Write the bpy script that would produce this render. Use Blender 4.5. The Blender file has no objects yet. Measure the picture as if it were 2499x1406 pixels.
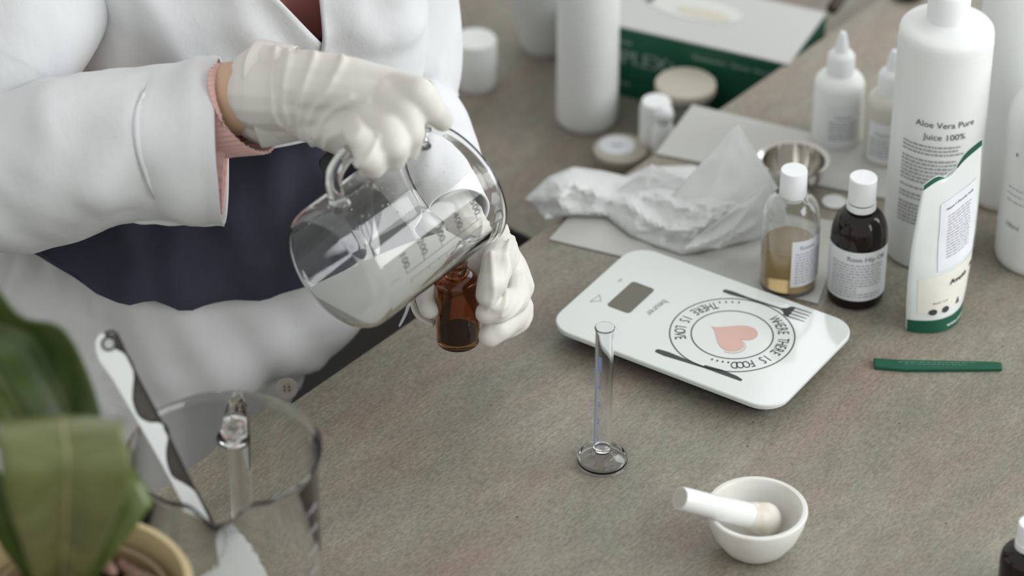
import bpy, bmesh, math, random
from mathutils import Vector, Matrix, noise
random.seed(7)
sc = bpy.context.scene
COL = sc.collection

# ---------------------------------------------------------------- camera, world, lights, exposure
F = 8000.0; CX, CY = 1249.5, 703.0
H = 1.491; TH = math.radians(35.0)
cam = bpy.data.cameras.new('camera'); camo = bpy.data.objects.new('camera', cam); COL.objects.link(camo)
camo.location = (0, 0, H); camo.rotation_euler = (math.radians(55.0), 0, 0)
cam.sensor_width = 36.0; cam.lens = 36.0*F/2499.0; cam.clip_start = .05; cam.clip_end = 60
cam.dof.use_dof = True; cam.dof.focus_distance = 2.42; cam.dof.aperture_fstop = 3.6
sc.camera = camo
w = bpy.data.worlds.new('world'); sc.world = w; w.use_nodes = True
w.node_tree.nodes['Background'].inputs[0].default_value = (.90, .92, .90, 1)
w.node_tree.nodes['Background'].inputs[1].default_value = .84
def area(name, loc, target, sx, sy, power, col=(1, 1, 1)):
    l = bpy.data.lights.new(name, 'AREA'); l.shape = 'RECTANGLE'; l.size = sx; l.size_y = sy; l.energy = power; l.color = col
    o = bpy.data.objects.new(name, l); COL.objects.link(o); o.location = loc
    d = Vector(target)-Vector(loc); o.rotation_euler = d.to_track_quat('-Z', 'Y').to_euler(); return o
for k, yy in enumerate((.0, 1.15, 2.3)):
    area('window_light', (2.7, yy, 1.45), (0, 1.9, .25), 1.0, 1.5, 26, (.95, .98, 1))
area('window_light_back', (1.3, 4.9, 1.9), (0, 2.0, 0), 1.6, 1.4, 18, (.95, .98, 1))
sc.view_settings.view_transform = 'Standard'; sc.view_settings.look = 'None'
sc.view_settings.exposure = 0.0; sc.view_settings.gamma = 1.0; sc.view_settings.use_curve_mapping = False
sc.cycles.use_denoising = True
sc.cycles.max_bounces = 18; sc.cycles.transmission_bounces = 14; sc.cycles.transparent_max_bounces = 12
sc.cycles.sample_clamp_indirect = 6.0

# ---------------------------------------------------------------- geometry helpers
FW = Vector((0, math.cos(TH), -math.sin(TH))); UP = Vector((0, math.sin(TH), math.cos(TH))); RT = Vector((1, 0, 0)); CAM = Vector((0, 0, H))
def ray(px, py): return FW+RT*((px-CX)/F)+UP*((CY-py)/F)
def P(px, py, z=0.0):            # point at height z
    d = ray(px, py); return CAM+d*((z-H)/d.z)
def W(px, py, Y):                # point on the upright plane y=Y
    d = ray(px, py); return CAM+d*(Y/d.y)
def onp(px, py, o, n):           # point on any plane
    d = ray(px, py); return CAM+d*((o-CAM).dot(n)/d.dot(n))

def mat(name, col, rough=.5, metal=0, trans=0, ior=1.45, sss=0, coat=0, spec=.5, sheen=0, alpha=1):
    m = bpy.data.materials.new(name); m.use_nodes = True; b = m.node_tree.nodes['Principled BSDF']
    b.inputs['Base Color'].default_value = (*col, 1); b.inputs['Roughness'].default_value = rough
    b.inputs['Metallic'].default_value = metal; b.inputs['Transmission Weight'].default_value = trans
    b.inputs['IOR'].default_value = ior; b.inputs['Coat Weight'].default_value = coat
    b.inputs['Specular IOR Level'].default_value = spec; b.inputs['Sheen Weight'].default_value = sheen
    b.inputs['Alpha'].default_value = alpha
    if sss:
        b.inputs['Subsurface Weight'].default_value = sss; b.inputs['Subsurface Radius'].default_value = (.01, .008, .006); b.inputs['Subsurface Scale'].default_value = .5
    return m
def nodes(m): return m.node_tree.nodes, m.node_tree.links, m.node_tree.nodes['Principled BSDF']
def add_bump(m, scale, strength, dist=.001, stretch=(1, 1, 1), detail=4, wave=None):
    N, L, b = nodes(m)
    tc = N.new('ShaderNodeTexCoord'); mp = N.new('ShaderNodeMapping'); mp.inputs['Scale'].default_value = stretch
    t = N.new('ShaderNodeTexNoise'); t.inputs['Scale'].default_value = scale; t.inputs['Detail'].default_value = detail
    bp = N.new('ShaderNodeBump'); bp.inputs['Strength'].default_value = strength; bp.inputs['Distance'].default_value = dist
    L.new(tc.outputs['Object'], mp.inputs[0]); L.new(mp.outputs[0], t.inputs[0]); L.new(t.outputs[0], bp.inputs['Height']); L.new(bp.outputs[0], b.inputs['Normal'])
    return m
def vary(m, c1, c2, scale, stretch=(1, 1, 1), lo=.35, hi=.65, detail=4):
    N, L, b = nodes(m)
    tc = N.new('ShaderNodeTexCoord'); mp = N.new('ShaderNodeMapping'); mp.inputs['Scale'].default_value = stretch
    t = N.new('ShaderNodeTexNoise'); t.inputs['Scale'].default_value = scale; t.inputs['Detail'].default_value = detail
    r = N.new('ShaderNodeValToRGB'); r.color_ramp.elements[0].position = lo; r.color_ramp.elements[1].position = hi
    r.color_ramp.elements[0].color = (*c1, 1); r.color_ramp.elements[1].color = (*c2, 1)
    L.new(tc.outputs['Object'], mp.inputs[0]); L.new(mp.outputs[0], t.inputs[0]); L.new(t.outputs[0], r.inputs[0]); L.new(r.outputs[0], b.inputs['Base Color'])
    return m

def link(name, me, m=None, parent=None, smooth=True, loc=None):
    o = bpy.data.objects.new(name, me); COL.objects.link(o)
    if m is not None: me.materials.append(m)
    if smooth:
        for p in me.polygons: p.use_smooth = True
    if parent is not None: o.parent = parent
    if loc is not None: o.location = loc
    return o
def tag(o, label, cat, group=None):
    o['label'] = label; o['category'] = cat
    if group: o['group'] = group
    return o
def thing(name, loc, label, cat, group=None, rot=None):
    o = bpy.data.objects.new(name, None); COL.objects.link(o); o.location = loc; o.empty_display_size = .02
    if rot is not None: o.rotation_euler = rot
    return tag(o, label, cat, group)
def pyd(verts, faces):
    me = bpy.data.meshes.new('m'); me.from_pydata([tuple(v) for v in verts], [], faces); me.update()
    bm = bmesh.new(); bm.from_mesh(me); bmesh.ops.recalc_face_normals(bm, faces=bm.faces); bm.to_mesh(me); bm.free(); return me
def sharp(me, deg=35):
    for p in me.polygons: p.use_smooth = True
    me.set_sharp_from_angle(angle=math.radians(deg)); return me
def lathe(prof, segs=64, closed=False):      # prof: (r,z) list
    V = []; Fc = []; rows = []
    for r, z in prof:
        if r < 1e-6: rows.append([len(V)]); V.append((0, 0, z))
        else:
            rows.append(list(range(len(V), len(V)+segs)))
            V += [(r*math.cos(2*math.pi*k/segs), r*math.sin(2*math.pi*k/segs), z) for k in range(segs)]
    n = len(rows)
    for i in range(n if closed else n-1):
        a, b = rows[i], rows[(i+1) % n]
        for k in range(segs):
            k2 = (k+1) % segs
            if len(a) == 1 and len(b) == 1: continue
            if len(a) == 1: Fc.append((a[0], b[k], b[k2]))
            elif len(b) == 1: Fc.append((a[k], b[0], a[k2]))
            else: Fc.append((a[k], b[k], b[k2], a[k2]))
    me = pyd(V, Fc); return sharp(me, 40)
def arcp(r0, z0, r1, z1, bulge, n=6):        # rounded shoulder between two profile points
    out = []
    for i in range(1, n):
        t = i/n; a = t*math.pi/2
        if bulge > 0: out.append((r1+(r0-r1)*math.cos(a), z0+(z1-z0)*math.sin(a)))
        else: out.append((r0+(r1-r0)*math.sin(a), z1+(z0-z1)*math.cos(a)))
    return out
def tube(path, radii, segs=16, caps=True, flat=1.0, ref=Vector((0, 0, 1))):
    path = [Vector(p) for p in path]; n = len(path)
    if not hasattr(radii, '__len__'): radii = [radii]*n
    V = []; Fc = []
    for i, p in enumerate(path):
        t = (path[min(i+1, n-1)]-path[max(i-1, 0)]).normalized()
        a = t.cross(ref)
        if a.length < 1e-4: a = t.cross(Vector((1, 0, 0)))
        a.normalize(); b = t.cross(a)
        for k in range(segs):
            q = 2*math.pi*k/segs; V.append(p+(a*math.cos(q)+b*math.sin(q)*flat)*radii[i])
    for i in range(n-1):
        for k in range(segs):
            k2 = (k+1) % segs; Fc.append((i*segs+k, i*segs+k2, (i+1)*segs+k2, (i+1)*segs+k))
    if caps:
        Fc.append(tuple(range(segs-1, -1, -1))); Fc.append(tuple(range((n-1)*segs, n*segs)))
    return pyd(V, Fc)
def spline(pts, n):                          # Catmull-Rom through tuples / vectors
    pts = [Vector(p) for p in pts]; q = [pts[0]]+pts+[pts[-1]]; out = []
    for i in range(n):
        u = i/(n-1)*(len(pts)-1); k = min(int(u), len(pts)-2); t = u-k
        a, b, c, d = q[k], q[k+1], q[k+2], q[k+3]
        out.append(.5*((2*b)+(c-a)*t+(2*a-5*b+4*c-d)*t*t+(3*b-a-3*c+d)*t**3))
    return out
def prism(poly, off):                        # closed planar polygon (3-D points) extruded by vector off
    n = len(poly); V = [Vector(p) for p in poly]+[Vector(p)+off for p in poly]
    Fc = [tuple(range(n)), tuple(range(2*n-1, n-1, -1))]+[(i, (i+1) % n, (i+1) % n+n, i+n) for i in range(n)]
    me = pyd(V, Fc); return sharp(me, 30)
def bev(o, w, segs=3):
    b = o.modifiers.new('bevel', 'BEVEL'); b.width = w; b.segments = segs; b.limit_method = 'ANGLE'; b.angle_limit = math.radians(40); return o
def box(x0, x1, y0, y1, z0, z1):
    V = [(x, y, z) for z in (z0, z1) for y in (y0, y1) for x in (x0, x1)]
    return pyd(V, [(0, 1, 3, 2), (4, 5, 7, 6), (0, 1, 5, 4), (2, 3, 7, 6), (0, 2, 6, 4), (1, 3, 7, 5)])
def join(meshes):
    V = []; Fc = []
    for m in meshes:
        k = len(V); V += [v.co.copy() for v in m.vertices]; Fc += [tuple(i+k for i in p.vertices) for p in m.polygons]
    me = bpy.data.meshes.new('m'); me.from_pydata([tuple(v) for v in V], [], Fc); me.update(); return me
def moved(me, M):
    me = me.copy(); me.transform(M); return me
def basis(o, x, y, z):
    return Matrix(((x.x, y.x, z.x, o.x), (x.y, y.y, z.y, o.y), (x.z, y.z, z.z, o.z), (0, 0, 0, 1)))
def evaluated(o):
    dg = bpy.context.evaluated_depsgraph_get(); me = bpy.data.meshes.new_from_object(o.evaluated_get(dg)); return me

# text as flat print, mapped by a function (x,y)->3-D
_tc = {}
def text2d(s, size, align='CENTER'):
    key = (s, align)
    if key not in _tc:
        c = bpy.data.curves.new('t', 'FONT'); c.body = s; c.size = 1; c.align_x = align; c.resolution_u = 3
        o = bpy.data.objects.new('t', c); COL.objects.link(o); me = evaluated(o)
        _tc[key] = ([v.co.copy() for v in me.vertices], [tuple(p.vertices) for p in me.polygons])
        bpy.data.objects.remove(o); bpy.data.curves.remove(c)
    V, Fc = _tc[key]; return [v*size for v in V], Fc
class Print:                                 # gathers flat print into one mesh
    def __init__(s): s.V = []; s.F = []
    def add(s, V, Fc, f):
        k = len(s.V); s.V += [f(v[0], v[1]) for v in V]; s.F += [tuple(i+k for i in p) for p in Fc]
    def text(s, t, size, f, align='CENTER', bold=0):
        V, Fc = text2d(t, size, align); s.add(V, Fc, f)
        if bold:
            for dx in (-bold, bold): s.add([(v[0]+dx, v[1]) for v in V], Fc, f)
    def rect(s, x0, x1, y0, y1, f, n=1):
        V = []; Fc = []
        for i in range(n+1):
            x = x0+(x1-x0)*i/n; V += [(x, y0), (x, y1)]
        for i in range(n): Fc.append((2*i, 2*i+2, 2*i+3, 2*i+1))
        s.add(V, Fc, f)
    def poly(s, pts, f): s.add(pts, [tuple(range(len(pts)))], f)
    def fine(s, x0, x1, y, h, f, seed=0):    # a line of illegible small print: word-long strokes
        r = random.Random(seed); x = x0
        while x < x1-.0006:
            wl = min(r.uniform(.0012, .0045), x1-x); s.rect(x, x+wl, y, y+h*r.uniform(.75, 1), f, 2); x += wl+.0009
    def ring(s, r0, r1, f, n=96):
        V = []; Fc = []
        for k in range(n):
            a = 2*math.pi*k/n; V += [(r0*math.cos(a), r0*math.sin(a)), (r1*math.cos(a), r1*math.sin(a))]
        for k in range(n): j = (k+1) % n; Fc.append((2*k, 2*j, 2*j+1, 2*k+1))
        s.add(V, Fc, f)
    def obj(s, name, m, parent):
        me = bpy.data.meshes.new(name); me.from_pydata([tuple(v) for v in s.V], [], s.F); me.update(); return link(name, me, m, parent, smooth=False)
def cyl(R, ang, z0):                         # map print x along the girth centred at angle ang, y up from z0
    return lambda x, y: (R*math.cos(ang+x/R), R*math.sin(ang+x/R), z0+y)

# organic shapes: union of tapered capsules, voxel remeshed and smoothed
def capsule(bm, p0, p1, r0, r1, seg=14):
    p0 = Vector(p0); p1 = Vector(p1); d = p1-p0; L = max(d.length, 1e-5)
    M = Matrix.Translation(p0)@d.to_track_quat('Z', 'Y').to_matrix().to_4x4()
    rings = []
    for i in range(5): a = -math.pi/2+math.pi/2*i/4; rings.append((r0*math.cos(a), r0*math.sin(a)))
    for i in range(5): a = math.pi/2*i/4; rings.append((r1*math.cos(a), L+r1*math.sin(a)))
    me = lathe([(max(r, 0), z) for r, z in rings], seg); me.transform(M); bm.from_mesh(me)
def chain(bm, pts):                          # pts: (vector, radius)
    for (a, ra), (b, rb) in zip(pts[:-1], pts[1:]): capsule(bm, a, b, ra, rb)
def organic(name, bm, voxel, smooth_it, m, parent, fn=None):
    me = bpy.data.meshes.new('t'); bm.to_mesh(me); bm.free(); o = bpy.data.objects.new('t', me); COL.objects.link(o)
    r = o.modifiers.new('r', 'REMESH'); r.mode = 'VOXEL'; r.voxel_size = voxel
    s = o.modifiers.new('s', 'SMOOTH'); s.iterations = smooth_it; s.factor = .5
    me2 = evaluated(o); bpy.data.objects.remove(o); me2.name = name
    me2.materials.clear()
    if fn:
        ns = [v.normal.copy() for v in me2.vertices]
        for v, n in zip(me2.vertices, ns): v.co += n*fn(v.co, n)
        me2.update()
    return link(name, me2, m, parent)
def fbm(p, s, oct=3): return noise.fractal(p*s, 1.0, 2.0, oct)

# ---------------------------------------------------------------- materials
def laminate(name, k=1.0):
    m = mat(name, (.28, .26, .23), .42, spec=.4); N, L, b = nodes(m)
    tc = N.new('ShaderNodeTexCoord'); mp = N.new('ShaderNodeMapping'); mr = N.new('ShaderNodeMapping'); mr.inputs['Rotation'].default_value = (0, 0, -math.radians(51)); mp.inputs['Scale'].default_value = (.55, 1.25, 1)
    L.new(tc.outputs['Object'], mr.inputs[0]); L.new(mr.outputs[0], mp.inputs[0])
    def nz(scale, det, rgh=.6):
        t = N.new('ShaderNodeTexNoise'); t.inputs['Scale'].default_value = scale; t.inputs['Detail'].default_value = det; t.inputs['Roughness'].default_value = rgh; L.new(mp.outputs[0], t.inputs[0]); return t
    def ramp(src, a, b_, c0, c1):
        r = N.new('ShaderNodeValToRGB'); r.color_ramp.elements[0].position = a; r.color_ramp.elements[1].position = b_
        r.color_ramp.elements[0].color = (*c0, 1); r.color_ramp.elements[1].color = (*c1, 1); L.new(src, r.inputs[0]); return r
    base = ramp(nz(9, 6).outputs[0], .32, .68, (.185*k, .18*k, .142*k), (.262*k, .252*k, .205*k))
    pink = ramp(nz(13, 8, .72).outputs[0], .45, .62, (0, 0, 0), (1, 1, 1))
    mx = N.new('ShaderNodeMix'); mx.data_type = 'RGBA'; mx.inputs[7].default_value = (.25*k, .185*k, .155*k, 1)
    sc1 = N.new('ShaderNodeMath'); sc1.operation = 'MULTIPLY'; sc1.inputs[1].default_value = .8; L.new(pink.outputs[0], sc1.inputs[0])
    L.new(sc1.outputs[0], mx.inputs[0]); L.new(base.outputs[0], mx.inputs[6])
    fine = ramp(nz(360, 3, .7).outputs[0], .36, .66, (.80, .80, .80), (1.28, 1.28, 1.24))
    mu = N.new('ShaderNodeMix'); mu.data_type = 'RGBA'; mu.blend_type = 'MULTIPLY'; mu.inputs[0].default_value = 1; L.new(mx.outputs[2], mu.inputs[6]); L.new(fine.outputs[0], mu.inputs[7])
    fine2 = ramp(nz(60, 4, .6).outputs[0], .3, .7, (.88, .88, .88), (1.12, 1.12, 1.12))
    mu2 = N.new('ShaderNodeMix'); mu2.data_type = 'RGBA'; mu2.blend_type = 'MULTIPLY'; mu2.inputs[0].default_value = 1; L.new(mu.outputs[2], mu2.inputs[6]); L.new(fine2.outputs[0], mu2.inputs[7])
    v = N.new('ShaderNodeTexVoronoi'); v.inputs['Scale'].default_value = 38; v.inputs['Randomness'].default_value = 1; L.new(tc.outputs['Object'], v.inputs[0])
    sp = ramp(v.outputs['Distance'], .025, .045, (.35, .33, .3), (1, 1, 1))
    mu3 = N.new('ShaderNodeMix'); mu3.data_type = 'RGBA'; mu3.blend_type = 'MULTIPLY'; mu3.inputs[0].default_value = 1; L.new(mu2.outputs[2], mu3.inputs[6]); L.new(sp.outputs[0], mu3.inputs[7])
    L.new(mu3.outputs[2], b.inputs['Base Color']); return m
M = {}
M['table'] = laminate('stone_laminate'); M['table_shaded'] = laminate('stone_laminate_shaded', .92)  # second is the same laminate, darkened to put shade into its colour
M['edge'] = mat('table_edge', (.07, .062, .055), .6)
M['floor'] = mat('floor', (.018, .015, .012), .7)
M['glass'] = mat('clear_glass', (.985, .99, .985), .0, trans=1, ior=1.47)
M['clearplastic'] = mat('clear_plastic', (.97, .975, .985), .04, trans=1, ior=1.4)
M['amber'] = mat('amber_glass', (.54, .25, .085), .0, trans=1, ior=1.5)
M['amberdark'] = mat('amber_glass_full', (.006, .003, .002), .03, spec=.5)
M['amberfluid'] = mat('amber_fluid', (.02, .008, .004), .3)
M['oil'] = mat('pale_oil', (.68, .50, .25), .15, trans=.62, ior=1.36)
M['cloudy'] = mat('cloudy_liquid', (.90, .91, .86), .35, trans=.45, ior=1.12)
M['white'] = mat('white_plastic', (.79, .80, .79), .33, sss=.15)
M['white2'] = mat('white_plastic_soft', (.80, .81, .80), .38, sss=.2)
M['cap'] = mat('white_cap', (.80, .81, .82), .4)
M['label'] = mat('paper_label', (.74, .75, .78), .55)
M['ink'] = mat('ink', (.045, .045, .045), .6)
M['inkgrey'] = mat('ink_grey', (.27, .26, .28), .6)
M['inklight'] = mat('ink_light', (.36, .355, .38), .6)
M['inkblue'] = mat('ink_blue', (.26, .31, .62), .5)
M['inkwhite'] = mat('ink_white', (.65, .75, .70), .5)
M['green'] = mat('pack_green', (.006, .085, .045), .45)
M['ceramic'] = vary(mat('unglazed_porcelain', (.74, .73, .69), .38, sss=.1), (.66, .63, .56), (.74, .735, .70), 30, lo=.25, hi=.5); M['ceramic_in'] = M['ceramic']
M['steel'] = mat('steel', (.55, .53, .49), .12, metal=1)
M['scale'] = mat('scale_glass', (.66, .69, .67), .12, coat=.4)
M['display'] = mat('display', (.13, .125, .10), .12)
M['pink'] = mat('print_pink', (.60, .375, .32), .35)
M['coat'] = add_bump(mat('coat_cotton', (.70, .705, .715), .88, sheen=.15), 24, .55, .006, (1, 1, .7), 7)
M['skirt'] = add_bump(mat('skirt_cotton', (.66, .65, .655), .88, sheen=.15), 22, .45, .005, (1, 1, .6), 7)
M['navy'] = add_bump(vary(mat('navy_cloth', (.022, .024, .045), .85, sheen=.15), (.017, .019, .034), (.032, .032, .055), 14), 30, .5, .004, (1, 1, .6), 8)
M['rib'] = mat('pink_knit', (.72, .44, .40), .9, sheen=.3)
M['pinkshirt'] = mat('pink_shirt', (.62, .26, .23), .8)
M['skin'] = mat('skin', (.62, .42, .29), .5, sss=.3)
M['glove'] = add_bump(mat('latex_glove', (.68, .665, .62), .45, sss=.2, spec=.4), 60, .2, .002)
M['glove2'] = M['glove']
M['black'] = mat('black_plastic', (.008, .008, .01), .25)
M['tissue'] = mat('tissue_paper', (.68, .685, .68), .8, trans=0)
M['card'] = mat('card_paper', (.50, .495, .47), .8)
M['sheet'] = mat('baking_paper', (.52, .515, .48), .6)
M['wood'] = mat('pale_wood', (.40, .34, .24), .7)
M['spat_w'] = mat('spatula_white', (.78, .80, .80), .3)
M['spat_d'] = mat('spatula_smoke', (.035, .03, .026), .25)
M['spat_t'] = mat('spatula_tint', (.22, .21, .18), .2, trans=.8, ior=1.1)
M['pot'] = vary(mat('pot_glaze', (.55, .43, .24), .35, coat=.3), (.50, .39, .21), (.60, .48, .28), 20)
M['pot_in'] = mat('pot_liner', (.34, .26, .15), .55)
M['bark'] = vary(mat('bark', (.28, .17, .11), .8), (.20, .11, .08), (.50, .33, .26), 60)
M['soil'] = mat('potting_soil', (.02, .014, .01), .95)
def leafmat(name, a, b_):
    m = vary(mat(name, a, .32, coat=.25), a, b_, 18, (1, 6, 1)); return m
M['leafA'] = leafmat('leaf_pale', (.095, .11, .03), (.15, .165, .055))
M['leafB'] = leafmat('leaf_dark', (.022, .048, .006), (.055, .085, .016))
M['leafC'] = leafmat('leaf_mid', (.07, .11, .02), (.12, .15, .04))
M['vein'] = mat('leaf_vein', (.27, .27, .12), .5)
M['lidbeige'] = mat('beige_lid', (.47, .44, .37), .6)
M['boxw'] = mat('carton_white', (.50, .495, .485), .6)

# ---------------------------------------------------------------- setting: floor
fl = link('floor', box(-4, 4, -1, 6, -.80, -.75), M['floor'], smooth=False); fl['kind'] = 'structure'

# ---------------------------------------------------------------- tables
E1 = P(385, 1210); E2 = P(1290, 575); E3 = P(1920, 155)
ed = (E3-E1).normalized(); en = Vector((ed.y, -ed.x, 0))           # en points to the right side of the edge
A0 = E1-ed*1.0; A1 = E1+ed*2.2
t1 = thing('worktable', (A0.x, A0.y, -.75), 'stone-grey mottled laminate table the scale and bottles stand on, running across the foreground', 'table')
def ch(me, par):                                                   # parts given in world coordinates
    me.transform(Matrix.Translation(-par.location)); return me
top = link('tabletop', ch(prism([A0, A1, A1+en*1.7, A0+en*1.7], Vector((0, 0, -.035))), t1), M['table'], t1, smooth=False)
for a, b in ((.15, .15), (.15, 1.5), (3.0, .15), (3.0, 1.5)):
    c = A0+ed*a+en*b; link('leg', ch(box(c.x-.03, c.x+.03, c.y-.03, c.y+.03, -.75, -.035), t1), M['edge'], t1, smooth=False)
link('edge_band', ch(prism([A0-Vector((0, 0, .004)), A1-Vector((0, 0, .004)), A1-en*.0012-Vector((0, 0, .004)), A0-en*.0012-Vector((0, 0, .004))], Vector((0, 0, -.030))), t1), M['table_shaded'], t1, smooth=False)
ZL = -.07
lc = P(1222, 543, ZL); ld = (P(1300, 581, ZL)-lc).normalized()
ln = Vector((-ld.y, ld.x, 0))                                      # away from the camera
B0 = lc-ld*.95; B1 = lc+ld*1.0
t2 = thing('side_table', (lc.x, lc.y, -.75), 'lower grey-brown table behind, carrying the glove carton and the white jars', 'table')
link('tabletop', ch(prism([B0, B1, B1+ln*1.6, B0+ln*1.6], Vector((0, 0, -.035))), t2), M['table_shaded'], t2, smooth=False)
link('edge_band', ch(prism([B0-Vector((0, 0, .002)), B1-Vector((0, 0, .002)), B1-ln*.0015-Vector((0, 0, .002)), B0-ln*.0015-Vector((0, 0, .002))], Vector((0, 0, -.033))), t2), M['floor'], t2, smooth=False)  # added dark strip in floor colour, paints the shaded gap onto the slab side
for a, b in ((.1, .1), (1.8, .1), (.1, 1.5), (1.8, 1.5)):
    c = B0+ld*a+ln*b; link('leg', ch(box(c.x-.03, c.x+.03, c.y-.03, c.y+.03, -.75, ZL-.035), t2), M['edge'], t2, smooth=False)

# ---------------------------------------------------------------- bottle helpers
def facing(base, deg=0):                                           # angle on a round body that faces the camera
    return math.atan2(-base.y, -base.x)+math.radians(deg)
def wallshell(prof, t):                                            # outer profile from bottom centre to mouth -> closed shell
    inner = []
    for i, (r, z) in enumerate(prof):
        if r < 1e-6: inner.append((0, z+t*1.5)); continue
        inner.append((max(r-t, .0008), z+(t*1.5 if i < 3 else 0)))
    return prof+inner[::-1]

# ================================================================ KITCHEN SCALE
ZS = .019
quad = [P(*c, ZS) for c in ((1326, 783), (1885, 1011), (2103, 789), (1555, 603))]
sx = ((quad[1]-quad[0])+(quad[2]-quad[3])).normalized(); sx.z = 0
cen = sum(quad, Vector())/4
sy = Vector((-sx.y, sx.x, 0))
La = ((quad[1]-quad[0]).length+(quad[2]-quad[3]).length)/2; Lb = ((quad[3]-quad[0]).length+(quad[2]-quad[1]).length)/2
scl = thing('kitchen_scale', (cen.x, cen.y, 0), 'flat white glass kitchen scale printed with a plate, pink heart, fork and knife', 'kitchen scale', rot=(0, 0, math.atan2(sx.y, sx.x)))
def sp(px, py):                                                    # photo point -> scale's own plane
    p = P(px, py, ZS)-Vector((cen.x, cen.y, ZS)); return (p.dot(sx), p.dot(sy))
def rrect(a, b, r, n=8):
    out = []
    for cx_, cy_, a0 in ((a-r, b-r, 0), (-a+r, b-r, 90), (-a+r, -b+r, 180), (a-r, -b+r, 270)):
        for i in range(n+1):
            q = math.radians(a0+90*i/n); out.append((cx_+r*math.cos(q), cy_+r*math.sin(q)))
    return out
rr = rrect(La/2, Lb/2, .021)
bev(link('weighing_plate', prism([Vector((x, y, ZS-.0045)) for x, y in rr], Vector((0, 0, .0045))), M['scale'], scl), .0012)
rr2 = rrect(La/2-.012, Lb/2-.012, .015)
link('body', prism([Vector((x, y, .004)) for x, y in rr2], Vector((0, 0, ZS-.0085))), M['black'], scl)
for x in (-1, 1):
    for y in (-1, 1): link('foot', moved(lathe([(0, 0), (.008, 0), (.008, .004), (0, .004)], 20), Matrix.Translation((x*(La/2-.03), y*(Lb/2-.03), 0))), M['black'], scl)
TOP = ZS+.00025
def fpl(x, y): return (x, y, TOP)
def local(px, py, ang=0, k=1.0):
    cx_, cy_ = sp(px, py); c, s = math.cos(ang), math.sin(ang)
    return lambda x, y: (cx_+k*(x*c-y*s), cy_+k*(x*s+y*c), TOP)
# display
dq = [sp(1477, 742), sp(1549, 688), sp(1601, 708), sp(1531, 767)]
dc = (sum(q[0] for q in dq)/4, sum(q[1] for q in dq)/4)
dw = (math.dist(dq[0], dq[3])+math.dist(dq[1], dq[2]))/2; dh = (math.dist(dq[0], dq[1])+math.dist(dq[3], dq[2]))/2
dp = Print(); dp.poly([(dc[0]+x, dc[1]+y) for x, y in rrect(dw/2, dh/2, .003, 4)], fpl); dp.obj('display', M['display'], scl)
# plate rings and lettering
pc = sp(1787, 817); er = math.dist(sp(1634, 817), sp(1940, 817))/2; ir = math.dist(sp(1687, 817), sp(1888, 817))/2
pr = Print(); fc = lambda x, y: (pc[0]+x, pc[1]+y, TOP)
pr.ring(er-.0006, er+.0003, fc); pr.ring(ir-.0006, ir+.0003, fc)
yaw = math.atan2(sx.y, sx.x)
def arc_text(s, a0, a1, r, size, inward, narrow=.62):
    n = len(s)
    for i, c in enumerate(s):
        if c == ' ': continue
        a = math.radians(a0+(a1-a0)*i/(n-1))-yaw
        V, Fc = text2d(c, size)
        if c == '.': V = [Vector((v[0]*1.6, v[1]*1.6, 0)) for v in V]
        if inward: ux, uy, tx, ty = -math.cos(a), -math.sin(a), -math.sin(a), math.cos(a)
        else: ux, uy, tx, ty = math.cos(a), math.sin(a), math.sin(a), -math.cos(a)
        rr_ = r+(size*.36 if inward else -size*.36)
        pr.add(V, Fc, lambda x, y: (pc[0]+rr_*math.cos(a)+x*narrow*tx+y*ux, pc[1]+rr_*math.sin(a)+x*narrow*ty+y*uy, TOP))
rm = (er+ir)/2
arc_text('WHERE THERE IS FOOD....', 30, -118, rm, .0125, False)
arc_text('....THERE IS LOVE', 80, 186, rm, .0125, True)
pr.obj('plate_print', M['ink'], scl)
# heart
hp = Print(); pts = []
for k in range(48):
    t = 2*math.pi*k/48; hx = 16*math.sin(t)**3; hy = 13*math.cos(t)-5*math.cos(2*t)-2*math.cos(3*t)-math.cos(4*t); pts.append((hx/16, (hy+2)/15))
hang = math.radians(142+90)-yaw
hp.poly(pts, local(1783, 818, hang, .0185)); hp.obj('heart_print', M['pink'], scl)
ho = Print(); f = local(1783, 818, hang, .0185)
for k in range(3, 12):
    a, b = pts[k], pts[k+1]; o_ = 1.09; q = 1.13
    ho.add([(a[0]*o_, a[1]*o_), (b[0]*o_, b[1]*o_), (b[0]*q, b[1]*q), (a[0]*q, a[1]*q)], [(0, 1, 2, 3)], f)
ho.obj('heart_outline', M['pink'], scl)
# knife and fork prints
def along(p0, p1, prof):                                            # ribbon from p0 to p1 with half widths
    a = Vector(sp(*p0)); b = Vector(sp(*p1)); d = (b-a); n = Vector((-d.y, d.x)).normalized(); V = []; Fc = []
    for t, w0, w1 in prof: V += [tuple(a+d*t-n*w0), tuple(a+d*t+n*w1)]
    for i in range(len(prof)-1): Fc.append((2*i, 2*i+2, 2*i+3, 2*i+1))
    return V, Fc, a, d, n
kf = Print()
V, Fc, *_ = along((1600, 855), (1810, 929), [(0, .0004, .0004), (.015, .0022, .0022), (.12, .003, .003), (.35, .0018, .0018), (.55, .0010, .0010), (.56, .0008, .0028), (.75, .001, .0042), (.93, .001, .003), (1, .001, .0012)])
kf.add(V, Fc, fpl); kf.obj('knife_print', M['ink'], scl)
fk = Print()
V, Fc, a, d, n = along((1765, 709), (1972, 775), [(0, .0006, .0006), (.015, .0020, .0020), (.10, .0025, .0025), (.3, .0012, .0012), (.68, .0008, .0008), (.73, .003, .003), (.76, .0065, .0065), (.80, .0072, .0072), (.81, .0072, .0072)])
fk.add(V, Fc, fpl)
for o_ in (-.0064, -.0022, .0022, .0064):
    q = [a+d*.80+n*(o_-.0006), a+d*1.0+n*(o_-.0003), a+d*1.0+n*(o_+.0003), a+d*.80+n*(o_+.0006)]; fk.poly([tuple(x) for x in q], fpl)
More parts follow.
